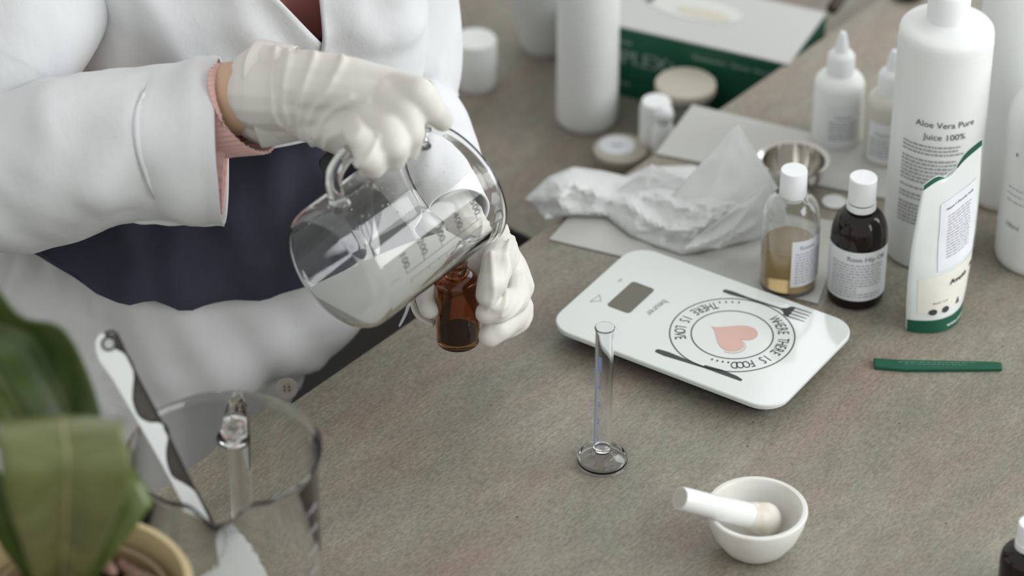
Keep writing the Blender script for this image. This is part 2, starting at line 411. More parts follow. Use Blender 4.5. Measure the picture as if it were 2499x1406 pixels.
fk.obj('fork_print', M['ink'], scl)
bd = Vector(sp(1568, 762))-Vector(sp(1612, 728)); ba = math.atan2(bd.y, bd.x)
bp_ = Print(); bp_.text('beurer', .0088, local(1597, 748, ba)); bp_.obj('brand_print', M['inkgrey'], scl)
bp_ = Print(); bp_.text('on', .005, local(1511, 683, ba)); bp_.obj('power_print', M['inklight'], scl)
tb = Print(); q = local(1452, 728, ba+math.pi)
for a_, b_ in (((-.006, .0), (.006, .0)), ((.006, 0), (0, -.006)), ((0, -.006), (-.006, 0))):
    dx, dy = b_[0]-a_[0], b_[1]-a_[1]; L_ = math.hypot(dx, dy); nx, ny = -dy/L_*.0003, dx/L_*.0003
    tb.poly([(a_[0]-nx, a_[1]-ny), (b_[0]-nx, b_[1]-ny), (b_[0]+nx, b_[1]+ny), (a_[0]+nx, a_[1]+ny)], q)
tb.obj('button_print', M['inklight'], scl)

# ================================================================ MORTAR AND PESTLE
mz = .036; mc = P(1847, 1240, mz); mR = 125/F*((mc-CAM).dot(FW))
mo = thing('mortar', (mc.x, mc.y, 0), 'small white unglazed porcelain mortar bowl at the front of the table', 'mortar')
h_ = mz
prof = [(0, .0015), (mR*.42, .0015), (mR*.45, 0), (mR*.52, .0005), (mR*.66, h_*.14), (mR*.84, h_*.42), (mR*.95, h_*.72), (mR, h_*.95), (mR*.995, h_), (mR*.97, h_*1.02), (mR*.90, h_*1.015), (mR*.87, h_*.98), (mR*.83, h_*.76), (mR*.70, h_*.44), (mR*.5, h_*.24), (mR*.25, h_*.16), (0, h_*.14)]
link('bowl', lathe(prof, 72), M['ceramic'], mo)
pe0 = P(1660, 1216, .062); pe1 = P(1866, 1268, .020)
pes = thing('pestle', tuple(pe1), 'white porcelain pestle lying in the mortar with its flat end out', 'pestle')
d = (pe0-pe1); L_ = d.length; Mx = d.to_track_quat('Z', 'Y').to_matrix().to_4x4()
prof = [(0, -.011), (.005, -.0105), (.009, -.0085), (.0118, -.004), (.0125, 0), (.0120, .003), (.0112, .006), (.0110, .009), (.0095, .016)]
link('head', moved(lathe(prof+[(0, .016)], 40), Mx), vary(mat('stained_porcelain', (.68, .65, .58), .5), (.60, .55, .46), (.74, .72, .67), 90), pes)
link('end_face', moved(lathe([(0, L_-.0004), (.0072, L_-.0004), (.0072, L_+.0003), (0, L_+.0003)], 32), Mx), mat('unglazed_end', (.50, .48, .43), .8), pes)
link('shaft', moved(lathe([(0, .0158), (.0093, .0158), (.0086, L_*.6), (.0084, L_-.0015), (.0078, L_), (0, L_)], 40), Mx), mat('glazed_porcelain', (.78, .78, .76), .18, coat=.4), pes)

# ================================================================ MEASURING CYLINDER
gb = P(1469.5, 1128, 0)
gc = thing('measuring_cylinder', tuple(gb), 'slim clear measuring cylinder on a round foot with a blue scale', 'measuring cylinder')
gh = .122
fr = 62/F*((gb-CAM).dot(FW))
link('foot', lathe([(fr*.97, 0), (fr, .0003), (fr, .0052), (fr*.965, .0064), (fr*.93, .0052), (fr*.88, .0032), (fr*.6, .0040), (fr*.42, .0060), (.0070, .0100), (.0066, .0125), (0, .0125), (0, .0112), (.0056, .0112), (.0058, .0095), (fr*.40, .0046), (fr*.6, .0027), (fr*.9, .0018), (fr*.94, 0)], 56, closed=True), M['clearplastic'], gc)
link('tube', lathe([(0, .0128), (.0064, .0128), (.0066, .0145), (.0066, gh-.003), (.0074, gh), (.0068, gh+.0006), (.0058, gh-.003), (.0056, .0155), (0, .0145)], 40), M['clearplastic'], gc)
ga = facing(gb, -30); gp = Print()
for i, ch_ in enumerate('12345'):
    gp.text(ch_, .0066, cyl(.0068, ga, .024+.0155*i))
for i in range(40): gp.rect(-.0048 if i % 5 == 0 else -.0030, 0, .022+i*.0021, .0223+i*.0021, cyl(.0067, ga-.55, 0), 2)
gp.rect(-.001, .0018, .088, .100, cyl(.0067, ga, 0), 2)
gp.obj('scale_markings', M['inkblue'], gc)
gs_ = Print(); gs_.rect(-.0050, .0012, .018, .092, cyl(.00665, ga-.15, 0), 8); gs_.obj('tinted_strip', mat('lavender_tint', (.45, .47, .68), .5, alpha=.40), gc)
link('spout', moved(lathe([(0, 0), (.0012, 0), (.0008, .001), (0, .001)], 12), Matrix.Translation((.0072, 0, gh-.001))), M['clearplastic'], gc)

# ================================================================ ROSE HIP BOTTLE
def neck_cap(par, zc, r, h, m, collar=True):
    pr_ = [(0, h), (r*.93, h), (r, h-.0008), (r*1.0, h*.28)]
    if collar: pr_ += [(r*1.0, h*.28)]
    pr_ += [(r*1.02, .0), (0, 0)]
    o = link('cap', moved(lathe(pr_, 48), Matrix.Translation((0, 0, zc))), m, par)
    return o
rb = P(2086, 722, 0); rs = (rb-CAM).dot(FW)/F; RR = 69*rs
rh = thing('rose_hip_bottle', tuple(rb), 'dark brown glass bottle with white cap and white printed label beside the pouch', 'bottle')
bh = .088
glassprof = [(0, 0), (RR*.85, 0), (RR*.97, .002), (RR, .005), (RR, .058)]+arcp(RR, .058, .0105, .082, 1, 9)+[(.0105, .082), (.0105, .090), (0, .090)]
link('body', lathe(glassprof, 64), M['amberdark'], rh)
cr = 34*rs
link('collar', lathe([(0, .0835), (cr*.98, .0835), (cr*1.05, .0845), (cr*1.03, .0895), (cr*.9, .0898), (0, .0898)], 48), M['cap'], rh)
neck_cap(rh, .0908, cr*.98, .0215, M['cap'], False)
fa = facing(rb)
lab = Print(); lf = lambda R_, a_: (lambda x, y: (R_*math.cos(a_+x/R_), R_*math.sin(a_+x/R_), y))
lab.rect(-.038, .038, .0105, .056, lf(RR+.0003, fa), 40); lab.obj('label', M['label'], rh)
pt = Print(); pt.text('Rose Hip Oil', .0062, cyl(RR+.0006, fa+.35, .0475), bold=.0001); pt.obj('label_title', M['inkgrey'], rh)
pt = Print()
for i in range(12): pt.fine(-.022, .022 if i not in (8, 9) else .001, .0435-.0027*i, .0011, lf(RR+.0006, fa), i)
pt.obj('label_text', M['inklight'], rh)

# ================================================================ YELLOW OIL BOTTLE
yb = P(1922, 694, 0); ys = (yb-CAM).dot(FW)/F; YR = 70*ys
yo = thing('oil_bottle', tuple(yb), 'clear glass bottle half full of pale yellow oil with white cap and side label', 'bottle')
outer = [(0, 0), (YR*.85, 0), (YR*.97, .002), (YR, .005), (YR, .062)]+arcp(YR, .062, .0105, .086, 1, 9)+[(.0105, .086), (.0105, .094)]
inner = [(.0088, .094), (.0088, .086)]+[(max(r-.0016, .0088), z-.0010) for r, z in arcp(YR, .062, .0105, .086, 1, 9)][::-1]+[(YR-.0016, .061), (YR-.0016, .006), (YR-.004, .0035), (0, .0035)]
link('body', lathe(outer+inner, 64), M['glass'], yo)
link('oil', lathe([(0, .0037), (YR-.0042, .0037), (YR-.0018, .0062), (YR-.0018, .042), (0, .042)], 64), M['oil'], yo)
link('cap', lathe([(0, .0855), (32*ys, .0855), (33*ys, .087), (32*ys, .1075), (31*ys, .1085), (0, .1085)], 48), M['cap'], yo)
fa2 = facing(yb, 52)
lab = Print(); lab.rect(-.019, .019, .013, .056, lf(YR+.0003, fa2), 24); lab.obj('label', M['label'], yo)
pt = Print()
pt.text('Rosem', .005, cyl(YR+.0006, fa2-.25, .048))
pt.obj('label_title', M['inkgrey'], yo); pt = Print()
for i in range(11): pt.fine(-.016, .016, .0435-.0027*i, .0011, lf(YR+.0006, fa2), i+30)
pt.obj('label_text', M['inklight'], yo)

# ================================================================ HELD AMBER BOTTLE
hb = P(1119, 834, .066); hs = (hb-CAM).dot(FW)/F; HR = 54*hs
axd = (P(1113, 640, .145)-hb)
hbt = thing('amber_bottle', tuple(hb), 'open amber glass dropper bottle held in the gloved left hand under the pouring beaker', 'bottle')
hbt.rotation_euler = (math.radians(-2), math.radians(-1.5), 0)
o_ = [(0, .0015), (HR*.7, .0012), (HR*.8, 0), (HR*.95, .001), (HR, .004), (HR, .054)]+arcp(HR, .054, .0085, .060, 1, 6)+[(.0085, .060), (.0078, .062), (.0093, .0636), (.0093, .0648), (.0078, .0662), (.0078, .0675), (.0092, .069), (.0092, .070), (.0078, .0712), (.0090, .0728), (.0090, .0745)]
i_ = [(.0062, .0745), (.0062, .060)]+[(max(r-.0018, .0062), z-.0014) for r, z in arcp(HR, .054, .0085, .060, 1, 6)][::-1]+[(HR-.0018, .0485), (HR-.0018, .006), (HR*.75, .0036), (0, .0040)]
link('glass', lathe(o_+i_, 64), M['amber'], hbt)
link('liquid', lathe([(0, .0042), (HR*.74, .0040), (HR-.002, .0064), (HR-.002, .012), (0, .012)], 48), M['amberfluid'], hbt)

# ================================================================ BEAKERS
def beaker_mesh(R, L, t, flare=.003, spout_ang=None, segs=96, thin=False):
    rc_ = .011; prof = [(0, 0)]+[(R-rc_+rc_*math.sin(q), rc_-rc_*math.cos(q)) for q in [math.radians(x) for x in range(0, 91, 15)]]+[(R, L*.5), (R, L-.010), (R+flare*.4, L-.004), (R+flare*.85, L-.001), (R+flare*.75, L+.0010), (R+flare*.1, L+.0018), (R-t*.75, L+.0010), (R-t*1.05, L-.0012), (R-t, L-.006), (R-t, L*.5)]+[(R-rc_+(rc_-t)*math.sin(q), rc_-(rc_-t)*math.cos(q)) for q in [math.radians(x) for x in range(90, -1, -15)]]+[(0, t)]
    if thin: i_ = [k for k, q in enumerate(prof) if q == (R, L-.010)][0]; prof = prof[:i_]+[(R, L-.008), (R+flare*.5, L-.003), (R+flare, L-.0003), (R+flare-.0008, L+.0008), (R+flare-t, L-.0002), (R-t, L-.006)]+prof[i_+8:]
    me = lathe(prof, segs)
    if spout_ang is not None:
        for v in me.vertices:
            if v.co.z > L-.026:
                a = math.atan2(v.co.y, v.co.x); da = (a-spout_ang+math.pi) % (2*math.pi)-math.pi
                kz = ((v.co.z-(L-.026))/.026)
                g = math.exp(-(da/.17)**2)*kz**2
                r = math.hypot(v.co.x, v.co.y); nr = r+.013*g-.0025*kz**2*math.exp(-((abs(da)-.36)/.12)**2)
                v.co.x *= nr/r; v.co.y *= nr/r; v.co.z -= .0035*g
    return me
def handle_meshes(R, z0, z1, reach, ang, r=.0062):
    u = Vector((math.cos(ang), math.sin(ang), 0)); zz = Vector((0, 0, 1))
    pts = [u*(R-.0005)+zz*z1, u*(R+reach*.5)+zz*(z1+.003), u*(R+reach*.9)+zz*(z1-.003), u*(R+reach)+zz*(z1-.018), u*(R+reach)+zz*((z0+z1)/2), u*(R+reach*.96)+zz*(z0+.016), u*(R+reach*.75)+zz*(z0+.002), u*(R+reach*.4)+zz*(z0-.001), u*(R-.0005)+zz*z0]
    sp_ = spline(pts, 44); n = len(sp_)
    rad = [r*(1.45 if i in (0, n-1) else 1.2 if i in (1, n-2) else 1.0) for i in range(n)]
    return tube(sp_, rad, 16, flat=1.0, ref=Vector((-u.y, u.x, 0)))
# --- standing beaker, lower left
BH = .170; bc = P(547, 1097, BH); bR = 236/F*((bc-CAM).dot(FW))
st = thing('glass_beaker', (bc.x, bc.y, 0), 'large empty glass beaker with a handle standing beside the plant pot', 'beaker')
sa = math.atan2(-1, .02)
link('glass', beaker_mesh(bR-.002, BH, .0022, .003, sa, thin=True), M['glass'], st)
ha = math.atan2(1, .0)
link('handle', handle_meshes(bR-.002, .035, .132, .036, ha, .0082), M['glass'], st)
mk = Print(); ma = facing(Vector((bc.x, bc.y, 0)), 62)
for i in range(7):
    mk.text(str(1400-200*i), .0075, cyl(bR-.0014, ma, .135-.017*i), bold=.0002); mk.rect(-.012, -.004, .1335-.017*i, .1341-.017*i, cyl(bR-.0014, ma+.28, 0), 4)
mk.obj('volume_markings', M['inkgrey'], st)
# --- held beaker
aax = Vector((.66, .735, .115)).normalized(); BL = .126; HBR = .0485
rc = P(1107, 449, .2065); base = rc-aax*BL
zz = (Vector((0, 0, 1))-aax*aax.z).normalized(); xx = zz.cross(aax).normalized()   # local x (left), y... frame
Mh = basis(base, zz.cross(aax)*-1, zz, aax)
if Mh.to_3x3().determinant() < 0: Mh = basis(base, zz.cross(aax), zz, aax)
hbk = thing('pouring_beaker', (0, 0, 0), 'clear glass beaker held tilted in the gloved right hand, pouring cloudy liquid', 'beaker')
hbk.matrix_world = Mh
link('glass', beaker_mesh(HBR, BL, .0022, .0025, math.radians(-90)), M['glass'], hbk)
X3 = Mh.to_3x3()
hdir = Vector((-.06, .05, 1.0)); hl = X3.inverted()@hdir; hang2 = math.atan2(hl.y, hl.x)
link('handle', handle_meshes(HBR, .019, .101, .034, hang2, .0058), M['glass'], hbk)
# liquid: inner cylinder cut by the level plane
bm = bmesh.new(); tmp = lathe([(0, .0026), (HBR-.011, .0026)]+[(HBR-.011+.0084*math.sin(q), .011-.0084*math.cos(q)) for q in [math.radians(x) for x in range(15, 91, 15)]]+[(HBR-.0026, BL-.006), (HBR-.001, BL-.003), (0, BL-.003)], 96)
bm.from_mesh(tmp)
lvl = -.031; pw = base+Vector((0, 0, lvl))
pl = Mh.inverted()@pw; nl = X3.inverted()@Vector((0, 0, 1))
g_ = bmesh.ops.bisect_plane(bm, geom=bm.verts[:]+bm.edges[:]+bm.faces[:], plane_co=pl, plane_no=nl, clear_outer=True)
es = [e for e in g_['geom_cut'] if isinstance(e, bmesh.types.BMEdge)]
bmesh.ops.holes_fill(bm, edges=es); bmesh.ops.triangulate(bm, faces=[f for f in bm.faces if len(f.verts) > 4])
me = bpy.data.meshes.new('liquid'); bm.to_mesh(me); bm.free(); link('liquid', sharp(me, 30), M['cloudy'], hbk)
# markings
mk = Print()
def raycyl(px, py, Mi, R):                      # where the line of sight first meets the round wall (local angle, height)
    o = Mi@CAM; d = Mi.to_3x3()@ray(px, py); a = d.x**2+d.y**2; b = 2*(o.x*d.x+o.y*d.y); c = o.x**2+o.y**2-R*R
    t = (-b-math.sqrt(max(b*b-4*a*c, 0)))/(2*a); p = o+d*t; return math.atan2(p.y, p.x), p.z
Mi = Mh.inverted()
al, zl0 = raycyl(1040, 632, Mi, HBR)
_, z_a = raycyl(992, 668, Mi, HBR); _, z_b = raycyl(1172, 545, Mi, HBR)
Rm = HBR+.0003
mk.rect(-.00025, .00025, z_a, z_b, cyl(Rm, al, 0))
mk.rect(.0066, .0070, z_a+.003, z_b+.002, cyl(Rm, al, 0))
for i in range(5):
    z = z_a+(z_b-z_a)*i/4.15
    mk.text('%d00' % (i+1), .0082, cyl(Rm, al-.010/HBR, z-.0006), bold=.0001)
    mk.rect(-.0045, 0, z, z+.0005, cyl(Rm, al, 0), 3); mk.rect(.007, .0105, z+.003, z+.0034, cyl(Rm, al, 0), 3)
mk.obj('volume_markings', M['ink'], hbk)
# drops clinging inside the wall
bm = bmesh.new(); rnd = random.Random(3)
for i in range(70):
    a = rnd.uniform(math.radians(0), 2*math.pi); z = rnd.uniform(.02, BL-.015); r = rnd.uniform(.0003, .0009)
    p = Vector(((HBR-.0024)*math.cos(a), (HBR-.0024)*math.sin(a), z))
    if (Mh@p).z < pw.z+.004: continue
    bmesh.ops.create_icosphere(bm, subdivisions=1, radius=r, matrix=Matrix.Translation(p))
me = bpy.data.meshes.new('droplets'); bm.to_mesh(me); bm.free(); o = link('droplets', me, M['glass'], hbk); o['kind'] = 'stuff'

# ================================================================ SPATULA IN THE STANDING BEAKER
s_hi = P(405, 1010, .178); s_lo = P(580, 1400, .080)
sv = (s_lo-s_hi).normalized(); sn = sv.cross(Vector((1, 0, 0)).cross(sv)).normalized()
view = ray(480, 1150).normalized(); side_ = sv.cross(view).normalized(); pn = side_.cross(sv).normalized()
s0 = s_hi
spt = thing('spatula', tuple(s_lo), 'white and smoky-brown silicone spatula with a wavy handle leaning in the large standing beaker', 'spatula')
def zp(zx, zy): return onp(200+zx/2.246, 780+zy/2.246, s0, pn)-s_lo
nrm = pn if pn.dot(view) > 0 else -pn                              # away from the camera
def smooth_poly(pts, n=None, closed=False):
    v = [Vector((a, b, 0)) for a, b in pts]; return [(p.x, p.y) for p in spline(v, n or len(v)*5)]
wave = smooth_poly([(122, 75), (140, 120), (178, 158), (232, 190), (270, 250), (283, 310), (276, 400), (280, 460), (310, 530), (365, 563), (420, 566), (456, 590), (470, 640), (460, 720), (466, 790), (496, 862), (560, 900), (620, 945), (655, 1010), (700, 1100), (760, 1215), (800, 1290)])
left = [(735, 1350), (600, 1090), (540, 985), (440, 795), (300, 550), (170, 330), (95, 225), (76, 170), (75, 120), (92, 88)]
# white half
link('handle', prism([zp(*q) for q in wave+left], nrm*.0045), M['spat_w'], spt)
rightedge = [(122, 72), (160, 60), (190, 72), (212, 105), (300, 290), (430, 535), (520, 715), (600, 880), (710, 1080), (820, 1285)]
re_ = smooth_poly(rightedge, 60)
# dark border following the wave and the straight back edge
def off_line(line, k):
    out = []
    for i, p in enumerate(line):
        a = line[max(i-1, 0)]; b = line[min(i+1, len(line)-1)]; dx, dy = b[0]-a[0], b[1]-a[1]; l_ = math.hypot(dx, dy) or 1
        out.append((p[0]-dy/l_*k*-1, p[1]+dx/l_*k*-1))
    return out
wo = off_line(wave, 13); ri = off_line(re_, -13)
def strip(name, a, b, z0, z1, m):
    V = []; Fc = []; n = len(a)
    for (p, q) in zip(a, b): V += [zp(*p)+nrm*z0, zp(*q)+nrm*z0, zp(*q)+nrm*z1, zp(*p)+nrm*z1]
    for i in range(n-1):
        for k in range(4): Fc.append((4*i+k, 4*i+(k+1) % 4, 4*i+4+(k+1) % 4, 4*i+4+k))
    Fc += [(3, 2, 1, 0), (4*n-4, 4*n-3, 4*n-2, 4*n-1)]
    return link(name, sharp(pyd(V, Fc)), m, spt)
strip('border', wave, wo, .0000, .0045, M['spat_d'])
strip('back_edge', re_, ri, .0000, .0045, M['spat_d'])
m_ = len(wave); wr = [re_[min(int(i*len(re_)/m_), len(re_)-1)] for i in range(m_)]
def at_y(line, y):
    for p, q in zip(line[:-1], line[1:]):
        if (p[1]-y)*(q[1]-y) <= 0 and p[1] != q[1]: t = (y-p[1])/(q[1]-p[1]); return (p[0]+(q[0]-p[0])*t, y)
    return line[-1] if y > line[-1][1] else line[0]
wi = [p for p in wave if p[1] > 80]; ro = [at_y(ri, p[1]-.35*(at_y(ri, p[1])[0]-p[0]) if 0 else p[1]) for p in wi]
ro = [(max(r[0], p[0]+.5), r[1]) for p, r in zip(wi, ro)]
strip('smoky_insert', wi, ro, .0012, .0032, M['spat_t'])
# hanging hole (a ring with a pale opening behind it)
hc = zp(148, 132); ux = (zp(158, 132)-hc).normalized(); uy = nrm.cross(ux)
rg = [hc+(ux*math.cos(a)+uy*math.sin(a))*.0042 for a in [2*math.pi*k/28 for k in range(28)]]
link('hanging_hole', tube([p-nrm*.0002 for p in rg]+[rg[0]-nrm*.0002], .0009, 8), M['spat_d'], spt)
link('hole_liner', prism([hc+(ux*math.cos(a)+uy*math.sin(a))*.0038-nrm*.0004 for a in [2*math.pi*k/28 for k in range(28)]], nrm*.001), mat('hole_grey', (.50, .50, .50), .7), spt)
bl = smooth_poly([(640, 1425), (780, 1310), (900, 1225), (925, 1228), (945, 1260), (1010, 1400), (1060, 1520), (1010, 1640), (880, 1720), (760, 1660), (690, 1540), (640, 1425)], 60)[:-1]
bev(link('blade', prism([zp(*q)-nrm*.003 for q in bl], nrm*.010), M['spat_w'], spt), .002)

# ================================================================ GREEN SACHET (seen edge on)
s1 = P(2133, 889, .002); s2 = P(2445, 893, .002); d = s2-s1; n_ = Vector((-d.y, d.x, 0)).normalized()
gs = thing('green_sachet', tuple((s1+s2)/2-Vector((0, 0, .002))), 'narrow flat dark green sachet strip lying on the table at the right', 'sachet')
cc = (s1+s2)/2; hw = .0062
pl_ = [s1+n_*hw*1.1, s1+d*.18+n_*hw*.8, s2-d*.06+n_*hw*.62, s2+n_*hw*.5, s2-n_*hw*.75, s2-d*.2-n_*hw*.95, s1+d*.25-n_*hw*1.2, s1-n_*hw*.75]
bev(link('body', prism([p-cc for p in pl_], Vector((0, 0, .0035))), M['green'], gs), .001)
gp = Print(); gf = lambda x, y: (x*d.normalized().x+y*n_.x, x*d.normalized().y+y*n_.y, .0037)
gp.fine(-.030, .028, .0006, .0011, gf, 5); gp.fine(-.026, .022, -.0020, .0009, gf, 6); gp.obj('fine_print', mat('ink_sachet', (.10, .24, .17), .5), gs)

# ================================================================ LARGE WHITE BOTTLES
def white_bottle(name, base, R, h, label, extra=None, cap=True, par_m='white', sh=.022, neck=.017):
    t = thing(name, tuple(base), label, 'bottle')
    pr_ = [(0, .001), (R*.9, 0), (R*.965, .002), (R, .008), (R, h-sh)]+arcp(R, h-sh, neck*1.15, h, 1, 8)+[(neck*1.15, h), (neck, h+.002), (neck, h+.008), (0, h+.008)]
    link('body', lathe(pr_, 80), M[par_m], t)
    if cap: link('cap', lathe([(0, h+.004), (neck*1.12, h+.004), (neck*1.12, h+.030), (neck*1.0, h+.032), (0, h+.032)], 48), M['cap'], t)
    return t
ab = P(2264, 604, 0); as_ = (ab-CAM).dot(FW)/F; AR = 112*as_
al_ = thing('aloe_bottle', tuple(ab), 'tall white bottle printed Aloe Vera Pure Juice 100%, behind the pouch', 'bottle')
AH = .207
pr_ = [(0, .001), (AR*.9, 0), (AR*.965, .002), (AR*.99, .008), (AR, .02), (AR, AH-.010), (AR*.997, AH-.005), (AR*.975, AH-.001), (AR*.93, AH+.0012), (AR*.8, AH+.003), (AR*.5, AH+.006), (.0165, AH+.008), (.0150, AH+.010), (.0150, AH+.014), (0, AH+.014)]
link('body', lathe(pr_, 96), M['white'], al_)
link('cap', lathe([(0, AH+.008), (.0165, AH+.008), (.0165, AH+.03), (.015, AH+.032), (0, AH+.032)], 48), M['cap'], al_)
link('shoulder_ring', moved(lathe([(AR*.99, -.0006), (AR*1.006, 0), (AR*.99, .0006)], 96), Matrix.Translation((0, 0, AH-.012))), M['white'], al_)
fa = facing(ab); C_ = cyl(AR+.0005, fa, 0)
pt = Print(); pt.text('Aloe Vera Pure', .0078, cyl(AR+.0005, fa+.16, .1365)); pt.text('Juice 100%', .0078, cyl(AR+.0005, fa+.16, .1255)); pt.obj('title_print', M['ink'], al_)
pt = Print(); y = .1180
for i in range(20):
    if i in (3, 10, 11, 14): y -= .0030
    if i == 11: continue
    pt.fine(-.029, .022+random.uniform(-.006, .004), y, .0016, C_, i+60); y -= .0034
pt.obj('small_print', M['inkgrey'], al_)
# two more at the right edge
b2 = P(2452, 470, 0); s_ = (b2-CAM).dot(FW)/F
white_bottle('white_bottle', b2, 98*s_, .225, 'tall plain white bottle standing behind and right of the aloe bottle', sh=.03)
b3 = P(2530, 625, 0); s_ = (b3-CAM).dot(FW)/F; R3 = 104*s_
w3 = white_bottle('white_bottle', b3, R3, .155, 'white printed bottle cut by the right edge of the photo, front of the white ones', sh=.03)
pt = Print(); fa = facing(b3)-.75
pt.text('100ml', .006, cyl(R3+.0005, fa+.05, .042)); pt.obj('volume_print', M['inkgrey'], w3); pt = Print()
for i in range(3): pt.fine(-.006, .012, .078-.006*i, .0008, cyl(R3+.0005, fa, 0), i)
pt.rect(-.001, .001, .108, .111, cyl(R3+.0005, fa, 0)); pt.obj('side_print', M['inkgrey'], w3)

# ================================================================ STAND-UP POUCH
pb0 = P(2212, 806, .001); pb1 = P(2345, 752, .001)
pd = (pb1-pb0).normalized(); pdn = Vector((pd.y, -pd.x, 0))          # towards the camera
if pdn.y > 0: pdn = -pdn
pw_ = (pb1-pb0).length
zA = (W(2252, 455, pb0.y+.012).z, W(2393, 337, pb1.y+.012).z)
po = thing('stand_up_pouch', tuple(pb0), 'white stand-up pouch with green top and bottom edges, leaning by the aloe bottle', 'pouch')
NX, NZ = 20, 36
wt0 = W(2255, 452, pb0.y+.010); wt1 = W(2396, 340, pb1.y+.010)
def pouch(u, v, back=0):                       # u across, v up
    bot = pb0.lerp(pb1, u); topp = wt0.lerp(wt1, u); kx = .5-.5*math.cos(math.pi*min(v, 1))
    p = bot.lerp(topp, v)
    if v > .94: p.z -= .012*math.exp(-((u-.46)/.16)**2)*(v-.94)/.06
    sagx = .012*math.sin(math.pi*v)*(u-.5)*.8
    p = p+pd*sagx
    bow = .017*max(math.sin(math.pi*u), 0)**.8*max(1-v, 0)**.9
    crease = .0012*fbm(Vector((u*3, v*4, 1)), 1.3)*math.sin(math.pi*min(v*1.1, 1))
    p = p+pdn*((bow+crease) if not back else (-bow*1.1+crease-.0006))
    return p-pb0
V = []; Fc = []
for s_ in (0, 1):
    for j in range(NZ+1):
        for i in range(NX+1): V.append(pouch(i/NX, j/NZ, s_))
o1 = (NX+1)*(NZ+1)
for j in range(NZ):
    for i in range(NX):
        a = j*(NX+1)+i; Fc.append((a, a+1, a+NX+2, a+NX+1)); Fc.append((o1+a, o1+a+NX+1, o1+a+NX+2, o1+a+1))
for i in range(NX): Fc.append((i+1, i, o1+i, o1+i+1)); k = NZ*(NX+1)+i; Fc.append((k, k+1, o1+k+1, o1+k))
for j in range(NZ): a = j*(NX+1); Fc.append((a, a+NX+1, o1+a+NX+1, o1+a)); a += NX; Fc.append((a+NX+1, a, o1+a, o1+a+NX+1))
M['pouch'] = mat('pouch_film', (.70, .73, .72), .35, coat=.2)
link('bag', pyd(V, Fc), M['pouch'], po)
def pm(x, y):                                  # print map: x,y in 0..1 of the pouch front
    return pouch(x, y)+pdn*.0006
def patch(name, u0, u1, v0, v1, m, n=16, off=.0004, fv=None):
    V = []; Fc = []
    for j in range(n+1):
        for i in range(n+1):
            u = u0+(u1-u0)*i/n; v = v0(u)+(v1(u)-v0(u))*j/n if callable(v0) else v0+(v1-v0)*j/n
            V.append(pouch(min(max(u, 0), 1), v)+pdn*off)
    for j in range(n):
        for i in range(n): a = j*(n+1)+i; Fc.append((a, a+1, a+n+2, a+n+1))
    return link(name, pyd(V, Fc), m, po)
patch('green_base', .0, 1.0, 0.0, .082, M['green'])
patch('green_top_edge', .0, 1.0, lambda u: .965, lambda u: 1.0, M['green'])
patch('cream_panel', .10, .98, .13, .36, mat('pouch_cream', (.76, .74, .67), .4), off=.0003)
patch('label', .32, .93, .385, .80, M['label'], off=.0005)
ar = .28/.135
pt = Print(); pmf = lambda ux, vy, s_=1.0: (lambda x, y: pm(ux+x/pw_, vy+y/.155)+pdn*.0002)
pt.text('Vitamin C (Ascorbic Acid)', .0023, pmf(.63, .745), bold=.00008); pt.text('Avena', .0068, pmf(.66, .275), bold=.0002); pt.text('Batch / Lot:', .0026, pmf(.38, .185))
pt.obj('lettering', M['ink'], po); pt = Print()
for k, ux in enumerate((.27, .45)):
    pt.poly([(q[0]*1.15, q[1]) for q in [(.0026*math.cos(a), .0030*math.sin(a)) for a in [2*math.pi*i/10 for i in range(10)]]], pmf(ux, .135))
pt.poly([(-.002, -.002), (.002, -.002), (.0005, .004), (-.0005, .001)], pmf(.66, .15)); pt.poly([(0, 0), (.004, .001), (.003, .004), (.0005, .003)], pmf(.90, .285)); 
pt.obj('symbols', M['ink'], po)
pt = Print()
for i in range(15): pt.fine(-.0105, .0105, 0, .0010, pmf(.63, .70-.018*i), i+90)
pt.obj('small_print', M['inklight'], po)
pt = Print(); pt.text('www.avena', .0048, pmf(.68, .026), bold=.0001); pt.obj('base_print', M['inkwhite'], po)

# ================================================================ SMALL DROPPER BOTTLES
def dropper(base, R, h, label, fa_off, m='white2'):
    t = thing('dropper_bottle', tuple(base), label, 'bottle')
    pr_ = [(0, .001), (R*.93, 0), (R, .003), (R, h-.012)]+arcp(R, h-.012, .0085, h, 1, 7)+[(.0085, h), (.0085, h+.002), (0, h+.002)]
    link('body', lathe(pr_, 56), M[m], t)
    link('cap', lathe([(0, h-.0005), (.0118, h-.0005), (.0115, h+.016), (.0095, h+.019), (.0062, h+.021), (.0035, h+.036), (.0022, h+.0385), (0, h+.039)], 40), M['cap'], t)
    fa = facing(base, fa_off); lb = Print(); lb.rect(-.014, .014, .006, .044, cyl(R+.0003, fa, 0), 20); lb.obj('label', M['label'], t)
    pt = Print(); pt.text('Vitamin', .005, cyl(R+.0006, fa, .032)); 
    for i in range(7): pt.fine(-.012, .012, .028-.0028*i, .0011, cyl(R+.0006, fa, 0), i)
    pt.obj('label_text', M['inkgrey'], t); return t
d1 = P(2040, 338, 0); s_ = (d1-CAM).dot(FW)/F
dropper(d1, 61*s_, .066, 'small frosted white dropper bottle with pointed cap, left of the aloe bottle', 14)
d2 = P(2163, 384, 0); s_ = (d2-CAM).dot(FW)/F
M['drop2'] = mat('frosted_tan', (.60, .58, .52), .4)
dropper(d2, 58*s_, .066, 'second small dropper bottle half hidden behind the aloe bottle', -12, 'drop2')

